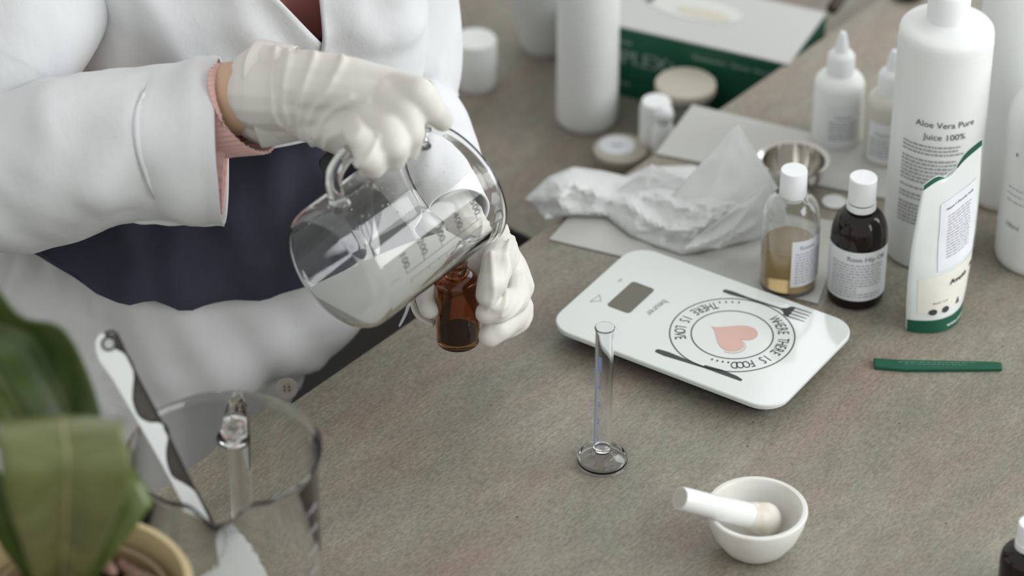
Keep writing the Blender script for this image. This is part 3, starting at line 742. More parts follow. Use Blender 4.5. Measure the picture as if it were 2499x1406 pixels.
# ================================================================ PAPER SHEETS AND TISSUE
def sheet(name, pts, z, th, m, label, cat):
    q = [P(*p, z) for p in pts]; c = sum(q, Vector())/len(q); c.z = 0
    o = link(name, prism([p-c for p in q], Vector((0, 0, th))), m, None, smooth=False); o.location = c; return tag(o, label, cat)
sheet('card_sheet', [(1690, 258), (2240, 390), (2158, 486), (1600, 377)], .0005, .0012, M['card'], 'stiff pale card lying under the steel bowl', 'card')
sheet('baking_paper', [(1340, 585), (1475, 435), (2068, 548), (1996, 742)], .0006, .0008, M['sheet'], 'pale sheet of baking paper lying under the crumpled tissue and the oil bottle', 'paper')
# crumpled tissue: a creased sheet over its own heap
out = [(1280, 487), (1340, 432), (1400, 408), (1470, 418), (1530, 432), (1580, 408), (1690, 405), (1760, 420), (1850, 440), (1905, 450), (1900, 560), (1850, 580), (1780, 600), (1720, 612), (1665, 622), (1600, 600), (1540, 575), (1480, 528), (1400, 524), (1330, 535)]
def inside(x, y):
    c = False; n = len(out)
    for i in range(n):
        x0, y0 = out[i]; x1, y1 = out[(i+1) % n]
        if (y0 > y) != (y1 > y) and x < (x1-x0)*(y-y0)/(y1-y0)+x0: c = not c
    return c
def edge_d(x, y):
    best = 1e9
    for i in range(len(out)):
        a = Vector((*out[i], 0)); b = Vector((*out[(i+1) % len(out)], 0)); p = Vector((x, y, 0)); t = max(0, min(1, (p-a).dot(b-a)/(b-a).length_squared)); best = min(best, (a+(b-a)*t-p).length)
    return best
def facet(x, y):                               # sharp-creased paper relief
    v = 0; amp = 1
    for k, s_ in enumerate((.011, .019, .037)):
        n1 = noise.noise(Vector((x*s_+k*7, y*s_*1.3+k*3, 2.1*k))); v += amp*(1-abs(n1)*3.2); amp *= .5
    return v
bm = bmesh.new(); step = 9
vs = {}; tc0 = P(1600, 520, 0)
ring_pts = []
for i in range(len(out)):
    a, b = out[i], out[(i+1) % len(out)]; n = max(1, int(math.dist(a, b)/14))
    for k in range(n): ring_pts.append((a[0]+(b[0]-a[0])*k/n, a[1]+(b[1]-a[1])*k/n))
pts2 = list(ring_pts)
for gy in range(400, 630, step):
    for gx in range(1275, 1910, step+2):
        x = gx+(5 if (gy//step) % 2 else 0)
        if inside(x, gy) and edge_d(x, gy) > 7: pts2.append((x, gy))
from mathutils.geometry import delaunay_2d_cdt
nr = len(ring_pts)
dv, de, df, *_ = delaunay_2d_cdt([Vector(p) for p in pts2], [(i, (i+1) % nr) for i in range(nr)], [list(range(nr))], 1, 1e-4)
V = []
for p in dv:
    x, y = p.x, p.y; e = edge_d(x, y); q = min(e/55, 1)
    base_ = .003+.014*q**.7
    base_ += .020*math.exp(-((x-1380)/70)**2-((y-455)/45)**2)+.014*math.exp(-((x-1700)/120)**2-((y-500)/50)**2)
    hgt = max(.0025, base_+.0058*(facet(x, y)-.9)*(.35+.65*q))
    gp_ = P(x, y, 0); Vp = P(x, y, hgt) ; V.append(Vp-tc0)
me = bpy.data.meshes.new('tissue'); me.from_pydata([tuple(v) for v in V], [], [tuple(f) for f in df]); me.update()
ti = thing('crumpled_tissue', tuple(tc0), 'crumpled white tissue paper heaped on the baking paper behind the scale', 'tissue')
o = link('folds', sharp(me, 16), M['tissue'], ti); so = o.modifiers.new('s', 'SOLIDIFY'); so.thickness = .0006; so.offset = -1
# the corner that stands up
def flap(name, pb, apex, lean, sag):
    A = P(*pb[0], .012); B = P(*pb[1], .012); T = W(*apex, (A.y+B.y)/2+lean); V = []; Fc = []; n = 18
    for j in range(n+1):
        v = j/n; a = A.lerp(T, v); b = B.lerp(T, v)
        for i in range(n+1):
            u = i/n; p = a.lerp(b, u); k = math.sin(math.pi*u)*(1-v)
            p = p+Vector((0, -sag*k, 0))+Vector((0, -1, .4))*.0035*(1-abs(noise.noise(Vector((u*3, v*2.5, 4))))*3)*(1-v)
            V.append(p-tc0)
    for j in range(n):
        for i in range(n): a = j*(n+1)+i; Fc.append((a, a+1, a+n+2, a+n+1))
    o = link(name, sharp(pyd(V, Fc), 16), M['tissue'], ti); so = o.modifiers.new('s', 'SOLIDIFY'); so.thickness = .0006; return o
flap('raised_corner', [(1600, 520), (1925, 500)], (1800, 298), .012, .016)
flap('raised_fold', [(1660, 610), (1930, 545)], (1880, 440), .0, .012)
flap('side_fold', [(1500, 470), (1700, 450)], (1590, 400), .0, .01)

# ================================================================ STEEL BOWL
bw = P(1937, 392, .026); bs_ = (bw-CAM).dot(FW)/F; bR_ = 88*bs_
sb = thing('steel_bowl', (bw.x, bw.y, .0018), 'small shiny stainless steel bowl behind the tissue', 'bowl')
prof = [(0, 0), (bR_*.5, 0), (bR_*.66, .002), (bR_*.84, .013), (bR_*.88, .023), (bR_, .0255), (bR_*1.0, .0262), (bR_*.87, .0245), (bR_*.83, .0135), (bR_*.65, .0028), (bR_*.5, .0009), (0, .0009)]
link('bowl', lathe(prof, 72), M['steel'], sb)
# small clear disc near it
dd = P(2036, 493, .001); o = link('thin_disc', lathe([(0, 0), (.0100, 0), (.0102, .0012), (.0090, .0016), (.0085, .0009), (0, .0009)], 40), M['white2'], None); o.location = (dd.x, dd.y, .0006); tag(o, 'tiny thin white disc lying left of the dark bottle cap', 'disc')

# ================================================================ SIDE TABLE THINGS
# tall white bottle
tb_ = P(1432, 292, ZL); s_ = (tb_-CAM).dot(FW)/F
white_bottle('tall_white_bottle', tb_, 75*s_, .20, 'slender plain white bottle standing upright in front of the green and white carton', sh=.02, neck=.012)
# white jar
jb = P(1160, 205, ZL); s_ = (jb-CAM).dot(FW)/F; jr = 52*s_
wj = thing('white_jar', tuple(jb), 'short white screw-lid jar right beside the person in the lab coat', 'jar')
link('body', lathe([(0, 0), (jr*.9, 0), (jr*.98, .003), (jr*.98, .022), (0, .022)], 56), M['white2'], wj)
link('lid', lathe([(0, .0222), (jr*1.02, .0222), (jr*1.03, .045), (jr*.97, .048), (0, .0485)], 56), M['white2'], wj)
# tapered cup with crumpled film
cb = P(1332, 112, ZL); s_ = (cb-CAM).dot(FW)/F
cu = thing('plastic_cup', tuple(cb), 'grey-white tapered plastic tub with film inside at the top edge', 'cup')
c0 = 62*s_; c1 = 112*s_
link('wall', lathe([(0, 0), (c0*.9, 0), (c0, .004), (c0*1.05, .012), (c1, .085), (c1*1.03, .087), (c1-.0015, .085), (c0*1.02, .012), (c0*.9, .003), (0, .003)], 64), mat('frosted_tub', (.78, .79, .78), .3, trans=.2), cu)
bm = bmesh.new(); capsule(bm, (0, 0, .012), (0, 0, .05), c0*.8, c0*1.05, 40); capsule(bm, (.01, 0, .05), (-.008, .004, .08), .02, .014)
organic('film', bm, .0022, 2, M['white2'], cu, lambda p, n: .004*(1-3*abs(noise.noise(p*60))))
# carton
zt = ZL+.072
q0 = P(1515, 64, zt); q1 = P(1924, 156, zt); q2 = P(2072, 43, zt)
u = (q1-q0).normalized(); v = (q2-q1); v = v-u*v.dot(u); dl = v.length; v.normalize()
fl_ = q1-u*.205
ct = thing('glove_carton', (fl_.x, fl_.y, ZL), 'white carton with a dark green lettered front lying on the lower table', 'box')
Mc = Matrix.Rotation(math.atan2(u.y, u.x), 4, 'Z'); cw, cd, chh = .205, dl, .072
o = link('carton', moved(box(0, cw, 0, cd, 0, chh), Mc), M['boxw'], ct, smooth=False)
def cf(x, y): return Mc@Vector((x, -.0005, y))
def ctop(x, y): return Mc@Vector((x, y, chh+.0004))
pt = Print(); pt.rect(0, cw, 0, chh-.0012, cf); pt.obj('green_front', M['green'], ct)
cr_ = lambda x, y: Mc@Vector((cw+.0004, x, y)); pt = Print(); pt.rect(0, cd, 0, chh-.002, cr_); pt.obj('green_side', M['green'], ct)
pt = Print()
cf2 = lambda dx, dy, s_=1: (lambda x, y: Mc@Vector((dx+x, -.0009, dy+y)))
# the photograph shows the end of the word only, the rest stands behind the white bottle
xo = cw-.245
pt.text('COMPLEX', .0205, cf2(.046, .0350), bold=.0006); pt.text('Latex', .0205, cf2(.116, .0330), bold=.0003); pt.text('Gloves', .008, cf2(.046, .055)); pt.text('powder free', .008, cf2(.036, .012)); pt.text('Examination  Gloves  Non-Sterile', .0065, cf2(.160, .056))
pt.obj('front_lettering', mat('ink_carton', (.36, .45, .41), .6), ct)
pt = Print()
oval = [(.045*math.cos(a), .020*math.sin(a)) for a in [2*math.pi*i/40 for i in range(40)]]
pt.poly(oval, lambda x, y: ctop(.095+x, .056+y)); pt.obj('top_opening', mat('carton_tint', (.60, .60, .57), .6), ct)
pt = Print(); pt.poly([(.026*math.cos(a), .008*math.sin(a)) for a in [2*math.pi*i/30 for i in range(30)]], lambda x, y: Mc@Vector((.105+x, .050+y, chh+.0007))); pt.obj('top_patch', mat('carton_cream', (.55, .52, .43), .6), ct)
pt = Print(); pt.poly([(.004*math.cos(a), .006*math.sin(a)) for a in [2*math.pi*i/20 for i in range(20)]], lambda x, y: Mc@Vector((.052+x, .056+y, chh+.0009))); pt.obj('top_mark', M['ink'], ct)
# glass jar with beige lid
gj = P(1669, 318, ZL); s_ = (gj-CAM).dot(FW)/F; gr = 72*s_
jar = thing('glass_jar', tuple(gj), 'clear glass jar with flat beige lid in front of the green carton', 'jar')
link('glass', lathe([(0, 0), (gr*.93, 0), (gr*.97, .003), (gr*.97, .031), (gr*.9, .034), (gr*.9, .041), (gr*.82, .041), (gr*.82, .034), (gr*.9, .030), (gr*.9, .005), (0, .004)], 56), M['glass'], jar)
link('lid', lathe([(0, .0412), (gr*1.0, .0412), (gr*1.03, .0422), (gr*1.03, .0487), (gr*.99, .0499), (0, .0501)], 56), M['lidbeige'], jar)
link('cream', lathe([(0, .0045), (gr*.88, .0055), (gr*.88, .022), (0, .022)], 40), mat('cream_fill', (.55, .54, .50), .6), jar)
# white jar left of it
wj2p = P(1598, 368, ZL); s_ = (wj2p-CAM).dot(FW)/F; r2 = 40*s_
wj2 = thing('small_white_jar', tuple(wj2p), 'small closed white jar beside the beige-lidded glass jar', 'jar')
link('body', lathe([(0, 0), (r2*.85, 0), (r2, .004), (r2, .044), (r2*.9, .050), (r2*.85, .052), (0, .052)], 48), M['white2'], wj2)
# little white bulb bottle
bb = P(1616, 404, ZL); ob = thing('bulb_bottle', tuple(bb), 'tiny glossy white bottle with a round top leaning before the white jar', 'bottle')
s_ = (bb-CAM).dot(FW)/F
link('body', lathe([(0, 0), (.004, 0), (.0055, .006), (25*s_, .016), (29*s_, .026), (28*s_, .036), (.0080, .042), (.0068, .044), (0, .044)], 40), M['white'], ob)
link('round_cap', lathe([(0, .0442), (.0075, .0442)]+[(25*s_*math.cos(a), .052+25*s_*math.sin(a)) for a in [math.radians(q) for q in range(-50, 91, 14)]]+[(0, .052+25*s_)], 40), M['cap'], ob)
# white paper scrap behind jar
ps = P(1752, 242, ZL); o = link('paper_scrap', prism([P(a, b, ZL+.001)-ps for a, b in ((1700, 205), (1752, 216), (1795, 240), (1765, 268), (1690, 262))], Vector((0, 0, .002))), M['card'], None, smooth=False); o.location = ps; tag(o, 'white paper scrap behind the beige-lidded jar', 'paper')
# flat jar with labelled lid
fj = P(1514, 392, ZL); s_ = (fj-CAM).dot(FW)/F; r4 = 66*s_
fjt = thing('flat_tin', tuple(fj), 'low round tin with white label on its pale lid, left of the wooden stick', 'tin')
link('tin', lathe([(0, 0), (r4*.93, 0), (r4*.95, .002), (r4*.95, .009), (0, .009)], 56), mat('tin_side', (.34, .31, .26), .4, metal=.3), fjt)
link('lid', lathe([(0, .0088), (r4*.99, .0088), (r4, .0098), (r4*.99, .0128), (r4*.95, .0134), (0, .0134)], 56), M['lidbeige'], fjt)
link('lid_label', moved(lathe([(0, 0), (r4*.66, 0), (r4*.66, .0003), (0, .0003)], 48), Matrix.Translation((-.003, .004, .0134))), M['label'], fjt)
pt = Print(); pt.rect(-.006, .004, .000, .003, lambda x, y: (x-.002, y+.002, .0139)); pt.obj('label_mark', M['inklight'], fjt)
# wooden stick
w0 = P(1568, 388, ZL+.004); w1 = P(1730, 378, ZL+.012); d = w1-w0; nn = Vector((-d.y, d.x, 0)).normalized()
o = link('wooden_stick', prism([p-w0 for p in (w0-nn*.006, w0+nn*.006, w1+nn*.010, w1-nn*.008)], Vector((0, 0, .003))), M['wood'], None, smooth=False); o.location = w0; tag(o, 'flat pale wooden stick poking out from under the card', 'stick')
# dark things at the top edge
p_ = P(2016, -6, 0)
# (stand on the worktable beyond the carton)
sk = thing('brown_stick', tuple(p_), 'dark brown stick end at the top edge beyond the carton', 'stick')
a_ = P(2030, 22, .004)-p_; b_ = P(2090, -60, .004)-p_
link('body', tube([a_, b_], .0055, 12), mat('dark_brown', (.05, .03, .02), .5), sk)
pk = P(2215, -12, 0); o = link('black_lid', lathe([(0, 0), (.014, 0), (.0145, .002), (.014, .007), (0, .0075)], 40), M['black'], None); o.location = pk; tag(o, 'black round lid at the top edge beyond the aloe bottle', 'lid')
# amber bottle bottom right corner
cb_ = P(2497, 1448, 0); s_ = (cb_-CAM).dot(FW)/F; CR = 66*s_
cbo = thing('amber_bottle', tuple(cb_), 'dark amber bottle with white cap cut off at the bottom right corner', 'bottle')
link('body', lathe([(0, 0), (CR*.9, 0), (CR, .004), (CR, .030)]+arcp(CR, .030, .009, .042, 1, 7)+[(.009, .042), (.009, .046), (0, .046)], 56), M['amberdark'], cbo)
link('cap', lathe([(0, .0425), (34*s_, .0425), (34*s_, .0475), (32*s_, .0480), (31*s_, .062), (29*s_, .0635), (0, .0635)], 48), M['cap'], cbo)

# ================================================================ PLANT
pz = .165; pcx = P(188, 1432, pz); pR = 283/F*((pcx-CAM).dot(FW))
pot = thing('potted_plant', (pcx.x, pcx.y, 0), 'broad-leaved green orchid in a cream pot at the lower left corner', 'plant')
link('pot', lathe([(0, 0), (pR*.66, 0), (pR*.70, .004), (pR*.95, .147), (pR*1.0, .152), (pR, pz-.002), (pR*.985, pz), (pR*.93, pz), (pR*.90, pz-.006), (pR*.86, .06), (pR*.6, .008), (0, .008)], 80), M['pot'], pot)
link('inner_pot', lathe([(0, .012), (pR*.6, .012), (pR*.80, .11), (pR*.80, pz-.012), (pR*.765, pz-.012), (pR*.75, .09), (0, .085)], 72), M['pot_in'], pot)
link('soil', lathe([(0, pz-.030), (pR*.4, pz-.029), (pR*.757, pz-.032), (pR*.75, pz-.04), (0, pz-.04)], 48), M['soil'], pot)
rb_ = random.Random(5)
bm = bmesh.new(); base_chip = []
for k in range(4):
    bm = bmesh.new(); L_ = .022+.004*k; capsule(bm, (-L_/2, 0, 0), (0, .003, .001), .0035, .0052); capsule(bm, (0, .003, .001), (L_/2, 0, 0), .0052, .003)
    o = organic('bark_chip', bm, .0014, 2, M['bark'], pot, lambda p, n, k=k: .0012*noise.noise(p*170+Vector((k, 0, 0)))); base_chip.append(o)
for i in range(30):
    if i < 4: o = base_chip[i]
    else: o = base_chip[i % 4].copy(); COL.objects.link(o); o.parent = pot
    a = rb_.uniform(0, 2*math.pi); r = pR*.70*math.sqrt(rb_.random()); 
    o.location = (r*math.cos(a), r*math.sin(a), pz-.026+rb_.uniform(0, .007)); o.rotation_euler = (rb_.uniform(-.4, .4), rb_.uniform(-.4, .4), rb_.uniform(0, 6.3))
def leaf(rows, m, fold=.008, vein=True, label=None, thick=.0018, arch=0):
    # rows: (left px, right px, row px y-left, y-right, world y) from tip to base
    n = 26; k = 12
    L_ = spline([(W(r[0], r[2], r[4]-.045)) for r in rows], n); R_ = spline([(W(r[1], r[3], r[4]-.045)) for r in rows], n)
    V = []; Fc = []; mid = []
    for j in range(n):
        for i in range(k+1):
            u = i/k; p = L_[j].lerp(R_[j], u); dpt = fold*(1-abs(2*u-1)**1.3); p = p+Vector((0, 1, -.4))*dpt+Vector((0, -1, 0))*.0035*math.sin(math.pi*u*2)**2*(j/n)
            V.append(p-pot.location)
            if i == k//2: mid.append(p-pot.location+Vector((0, -1, .5))*.0009)
    for j in range(n-1):
        for i in range(k): a = j*(k+1)+i; Fc.append((a, a+1, a+k+2, a+k+1))
    o = link('leaf', pyd(V, Fc), m, pot); so = o.modifiers.new('s', 'SOLIDIFY'); so.thickness = thick; so.offset = 0
    if vein: link('midrib', tube(mid, [.0011]*len(mid), 8), M['vein'], o)
    return o
# front leaf: rises from the pot and arches back at the top
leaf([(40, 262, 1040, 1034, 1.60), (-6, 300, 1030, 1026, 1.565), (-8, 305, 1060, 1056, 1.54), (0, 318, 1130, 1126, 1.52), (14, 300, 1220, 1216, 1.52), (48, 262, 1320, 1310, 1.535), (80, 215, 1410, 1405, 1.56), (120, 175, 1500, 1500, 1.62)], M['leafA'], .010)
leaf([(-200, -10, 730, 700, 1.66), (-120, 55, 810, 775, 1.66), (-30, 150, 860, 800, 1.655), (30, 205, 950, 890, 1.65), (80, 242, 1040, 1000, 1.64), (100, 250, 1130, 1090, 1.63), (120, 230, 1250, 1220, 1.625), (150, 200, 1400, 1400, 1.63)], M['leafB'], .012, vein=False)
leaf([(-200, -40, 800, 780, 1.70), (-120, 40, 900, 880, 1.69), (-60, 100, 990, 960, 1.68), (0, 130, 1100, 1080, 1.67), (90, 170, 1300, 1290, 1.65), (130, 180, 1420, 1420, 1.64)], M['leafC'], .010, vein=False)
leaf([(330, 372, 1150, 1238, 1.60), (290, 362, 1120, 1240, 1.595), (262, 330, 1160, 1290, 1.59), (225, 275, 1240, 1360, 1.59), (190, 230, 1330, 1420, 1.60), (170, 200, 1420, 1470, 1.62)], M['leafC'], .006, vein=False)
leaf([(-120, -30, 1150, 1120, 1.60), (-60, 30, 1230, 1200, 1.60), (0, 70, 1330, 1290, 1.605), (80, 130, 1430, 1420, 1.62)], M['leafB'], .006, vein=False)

# ================================================================ PERSON
def garment(name, rows, m, parent, a0=-math.pi, a1=math.pi, n=120, nz=60, fn=None, edge=None, thick=.0025):
    # rows (z, cx, cy, rx, ry) from top to bottom; the angle -90 deg faces the camera; edge(z)->(a0,a1)
    vr = spline([Vector((r[1], r[2], r[0])) for r in rows], nz); rr_ = spline([Vector((r[3], r[4], 0)) for r in rows], nz)
    V = []; Fc = []; closed = edge is None and abs((a1-a0)-2*math.pi) < 1e-6; cols = n if closed else n+1
    for j in range(nz):
        c, q = vr[j], rr_[j]; e0, e1 = edge(c.z) if edge else (a0, a1)
        for i in range(cols):
            a = e0+(e1-e0)*i/n; p = Vector((c.x+q.x*math.cos(a), c.y+q.y*math.sin(a), c.z)); nrm_ = Vector((math.cos(a)/q.x, math.sin(a)/q.y, 0)).normalized()
            if fn: p = p+fn(p, nrm_, a, j/(nz-1))
            V.append(p)
    for j in range(nz-1):
        for i in range(n):
            i2 = (i+1) % cols; Fc.append((j*cols+i, j*cols+i2, (j+1)*cols+i2, (j+1)*cols+i))
    o = link(name, pyd(V, Fc), m, parent)
    so = o.modifiers.new('s', 'SOLIDIFY'); so.thickness = thick; so.offset = 1; return o
def polyd(x, z, line):
    best = 9
    for (ax, az), (bx, bz) in zip(line[:-1], line[1:]):
        dx, dz = bx-ax, bz-az; t = max(0, min(1, ((x-ax)*dx+(z-az)*dz)/(dx*dx+dz*dz))); best = min(best, math.hypot(ax+dx*t-x, az+dz*t-z))
    return best
def ridge_fn(lines, Y, wd, amp):                # raised creases drawn on the camera side of a cloth or glove
    L3 = []
    for ln_ in lines:
        q = [W(x, y, Y) for x, y in ln_]; L3.append([(p.x, p.z) for p in spline(q, 14)])
    def f(p, n=None):
        v = 0
        for l3 in L3:
            d_ = polyd(p.x, p.z, l3); v += amp*math.exp(-(d_/wd)**2)
        return v
    return f

hip = Vector((-.29, 2.19, 0))
person = bpy.data.objects.new('person', None); COL.objects.link(person); person.location = (-.29, 2.22, -.75)
tag(person, 'person in white lab coat and latex gloves standing at the table, pouring from a beaker', 'person')
PP = person.location
def shift(o): o.data.transform(Matrix.Translation(-PP)); return o
# body: one continuous surface
SR = W(110, -330, 2.20); SL = W(985, -420, 2.24)
EL = W(-270, 350, 2.09); WR = W(600, 235, 1.985)
ELl = W(985, 262, 2.215); WL = W(1178, 590, 2.02)
bm = bmesh.new()
chain(bm, [(Vector((-.40, 2.19, -.68)), .035), (Vector((-.41, 2.19, -.35)), .045), (Vector((-.37, 2.19, -.02)), .07)])
chain(bm, [(Vector((-.27, 2.20, -.68)), .035), (Vector((-.28, 2.20, -.35)), .045), (Vector((-.27, 2.20, -.02)), .065)])
capsule(bm, (-.40, 2.10, -.72), (-.40, 2.21, -.71), .03, .032); capsule(bm, (-.27, 2.11, -.72), (-.27, 2.22, -.71), .03, .032)
for dx in (-.06, 0, .06): chain(bm, [(Vector((-.31+dx, 2.19, -.03)), .08), (Vector((-.27+dx, 2.2, .12)), .075), (Vector((-.24+dx, 2.22, .35)), .085), (Vector((-.22+dx, 2.23, .52)), .07)])
chain(bm, [(SR, .045), (Vector((-.22, 2.24, .56)), .06), (SL, .045)])
chain(bm, [(Vector((-.22, 2.23, .55)), .055), (Vector((-.21, 2.18, .66)), .048), (Vector((-.20, 2.13, .74)), .07), (Vector((-.20, 2.14, .80)), .078)])
capsule(bm, (-.20, 2.06, .735), (-.20, 2.075, .755), .012, .012)          # nose
capsule(bm, (-.278, 2.13, .75), (-.276, 2.13, .77), .012, .014); capsule(bm, (-.122, 2.13, .75), (-.124, 2.13, .77), .012, .014)
chain(bm, [(SR, .045), (EL, .036), (W(300, 300, 2.03), .033), (WR, .027), (W(760, 215, 1.965), .022)])
chain(bm, [(SL, .040), (W(975, -150, 2.24), .030), (W(985, 150, 2.23), .028), (ELl, .026), (W(1062, 440, 2.10), .019), (W(1130, 540, 2.05), .015), (W(1195, 640, 2.0), .011)])
me_ = organic('body', bm, .006, 3, M['skin'], person); shift(me_)
bm = bmesh.new(); chain(bm, [(Vector((-.20, 2.16, .81)), .082), (Vector((-.20, 2.21, .74)), .075), (Vector((-.20, 2.24, .64)), .05)])
shift(organic('hair', bm, .005, 2, mat('hair', (.06, .035, .02), .6), person))
for sx_ in (-.40, -.27):
    bm = bmesh.new(); capsule(bm, (sx_, 2.07, -.712), (sx_, 2.22, -.71), .036, .038); shift(organic('shoe', bm, .005, 2, M['black'], person))
# skirt
skr = ridge_fn([[(560, 745), (640, 860), (720, 1000)], [(440, 760), (520, 900), (640, 1050)], [(330, 765), (380, 900), (450, 1000)]], 2.06, .013, .009)
skg = ridge_fn([[(190, 690), (215, 800), (290, 980)], [(240, 700), (262, 800), (330, 960)], [(140, 670), (160, 780), (230, 960)], [(60, 660), (90, 800)]], 2.08, .005, .006)
sks = ridge_fn([[(786, 745), (792, 830), (760, 905)]], 2.07, .0012, .0012)
def skf(p, n, a, t):
    f = .008*math.sin(a*8+p.z*20)+.009*(.5-abs(noise.noise(Vector((p.x*9+p.z*9, 7, p.z*3)))))+.007*fbm(Vector((p.x*9+p.z*5, p.y*4, p.z*3.5+p.x*6)), 1, 3)+.003*abs(noise.noise(Vector((a*12, p.z*6, 3))))
    g = 0
    if a < -1.9: g = .004*math.sin(a*42+p.z*9)*math.exp(-((a+2.35)/.35)**2)
    if n.y < 0: g += skr(p)+skg(p)+sks(p)
    return n*(f*(.5+.8*t)+g)
shift(garment('skirt', [(.075, -.275, 2.195, .145, .105), (.02, -.284, 2.19, .166, .118), (-.03, -.292, 2.19, .180, .124), (-.055, -.300, 2.188, .176, .125), (-.085, -.332, 2.18, .154, .125), (-.16, -.352, 2.17, .160, .128), (-.32, -.33, 2.19, .19, .14), (-.46, -.33, 2.19, .20, .15)], M['skirt'], person, fn=skf))
# navy top layer
hemp = [(W(x, y, 2.066).x, W(x, y, 2.066).z) for x, y in ((-200, 560), (90, 624), (180, 665), (250, 706), (310, 713), (370, 708), (450, 726), (560, 732), (660, 744), (760, 746), (900, 744), (1100, 744))]
def hemz(x):
    for (x0, z0), (x1, z1) in zip(hemp[:-1], hemp[1:]):
        if x0 <= x <= x1: return z0+(z1-z0)*(x-x0)/(x1-x0)
    return .045
nvr = ridge_fn([[(700, 340), (760, 470), (800, 600)], [(640, 380), (660, 520), (640, 640)], [(560, 560), (600, 650), (640, 720)], [(300, 560), (330, 640), (320, 700)], [(780, 420), (820, 500)], [(430, 560), (420, 640), (450, 700)]], 2.07, .010, .006)
def nvf(p, n, a, t):
    if n.y < .1: return n*(nvr(p)+.003*math.sin(a*7-p.z*30)+.006*fbm(Vector((p.x*10-p.z*8, p.y*3, p.z*5)), 1, 3)+.003*t)+Vector((0, 0, (hemz(p.x)-.040)*t**4))
    return n*(.004*math.sin(a*7-p.z*30)+.006*fbm(Vector((p.x*10-p.z*8, p.y*3, p.z*5)), 1, 3)+.003*t)+Vector((0, 0, (.007*math.sin(a*4.2+1.2)+.004*math.sin(a*9)+  .050*max(0, min(1, (-1.75-a)/.7))-.010)*t))
shift(garment('navy_top', [(.225, -.238, 2.2, .125, .088), (.20, -.24, 2.198, .128, .092), (.15, -.252, 2.196, .140, .103), (.09, -.265, 2.194, .154, .116), (.060, -.276, 2.192, .165, .127), (.040, -.283, 2.19, .170, .133)], M['navy'], person, fn=nvf))
st_ = []
for k in range(110):
    a = -math.pi*.98+k*.0262; 
    st_.append((a, -.281+.1725*math.cos(a), 2.191+.1365*math.sin(a)))
# pink shirt in the neck opening
shift(garment('pink_shirt', [(.52, -.215, 2.22, .13, .088), (.40, -.22, 2.21, .132, .094), (.28, -.23, 2.202, .130, .092), (.20, -.24, 2.2, .122, .085)], M['pinkshirt'], person, fn=lambda p, n, a, t: n*(.002*math.sin(a*14+p.z*20))))
# coat
ctr = ridge_fn([[(280, -60), (300, 60), (285, 200)], [(350, -60), (420, 80), (480, 200)], [(560, -60), (610, 60), (650, 140)], [(680, -30), (735, 70), (750, 100)], [(860, -60), (850, 60), (880, 140)], [(960, -40), (930, 60), (950, 160)]], 2.09, .013, .008)
def ctf(p, n, a, t):
    return n*((ctr(p) if n.y < 0 else 0)+.010*fbm(Vector((p.x*8+p.z*7, p.y*3, p.z*4-p.x*4)), 1, 3)+.005*(.5-abs(noise.noise(Vector((p.x*13+p.z*9, 2, p.z*5)))))+.003*math.sin(a*6+p.z*18)+.006*t)
CR_ = [(.55, -.215, 2.215, .165, .100), (.42, -.215, 2.207, .164, .108), (.30, -.222, 2.20, .158, .108), (.22, -.235, 2.196, .153, .108), (.163, -.248, 2.194, .158, .112)]
fx = W(764, 100, 2.095)
def ang_at(X, z):                                # girth angle of the front edge at a given X
    for (z1, c1, _, r1, _), (z0, c0, _, r0, _) in zip(CR_[:-1], CR_[1:]):
        if z0 <= z <= z1: t = (z-z0)/(z1-z0); c = c0+(c1-c0)*t; r = r0+(r1-r0)*t; return -math.acos(max(-1, min(1, (X-c)/r)))
    return -math.acos(max(-1, min(1, (X-CR_[0][1])/CR_[0][3]))) if z > .5 else -math.acos(max(-1, min(1, (X-CR_[-1][1])/CR_[-1][3])))
zV = W(762, 112, 2.09).z
def edgeR(z): X = fx.x-max(z-zV, -.04)*.62; return (-math.pi*1.5, ang_at(X, z))
def edgeL(z): return (ang_at(fx.x+.0005, z), math.pi*.5)
shift(garment('coat_front', CR_, M['coat'], person, fn=ctf, edge=edgeR))
shift(garment('coat_front', [(r[0], r[1], r[2], r[3]+.004, r[4]+.004) for r in CR_], M['coat'], person, fn=ctf, edge=edgeL))
# sleeves
def sleeve(name, pts, m, parent, n=90, seg=64, fn=None, thick=.002, flat=1.0, shear=0):
    pa = spline([p for p, r in pts], n); ra = [v.x for v in spline([Vector((r, 0, 0)) for p, r in pts], n)]
    me = tube(pa, ra, seg, caps=False, flat=flat, ref=Vector((0, 1, 0)))
    L = len(me.vertices)//seg
    ns = [v.normal.copy() for v in me.vertices]
    for i, v in enumerate(me.vertices):
        j = i//seg; c = pa[j]; rad = (v.co-c).normalized()
        if fn: v.co += rad*fn(v.co.copy(), j/(n-1), rad)
        if shear: v.co.x += -rad.z*shear*max(0, 1-(j/(n-1))*3)
    me.update(); o = link(name, me, m, parent); so = o.modifiers.new('s', 'SOLIDIFY'); so.thickness = thick; so.offset = -1; return shift(o)
lin = [[(110, 560), (95, 480), (110, 380), (90, 260)], [(300, 200), (320, 300), (250, 420), (160, 520)], [(480, 250), (430, 330), (310, 400), (250, 470)], [(0, 290), (70, 270), (100, 330)], [(420, 520), (450, 420), (520, 330)]]
rf = ridge_fn(lin, 1.94, .017, .007)
def sf(p, t, rad):
    v = (.012 if rad.z < .5 else .006)*0+.009*fbm(Vector((p.x*9, p.y*4, p.z*4.5+p.x*3)), 1, 3)+.004*fbm(p*24, 1, 2)+.004*(.5-abs(noise.noise(Vector((p.x*16+p.z*5, p.y*6, p.z*7)))))
    v += rf(p)*max(0, min(1, (2.02-p.y)/.05))
    hem = math.exp(-((t-.045)/.01)**2)*-.0012
    return v*min(1, t*9+.25)+hem
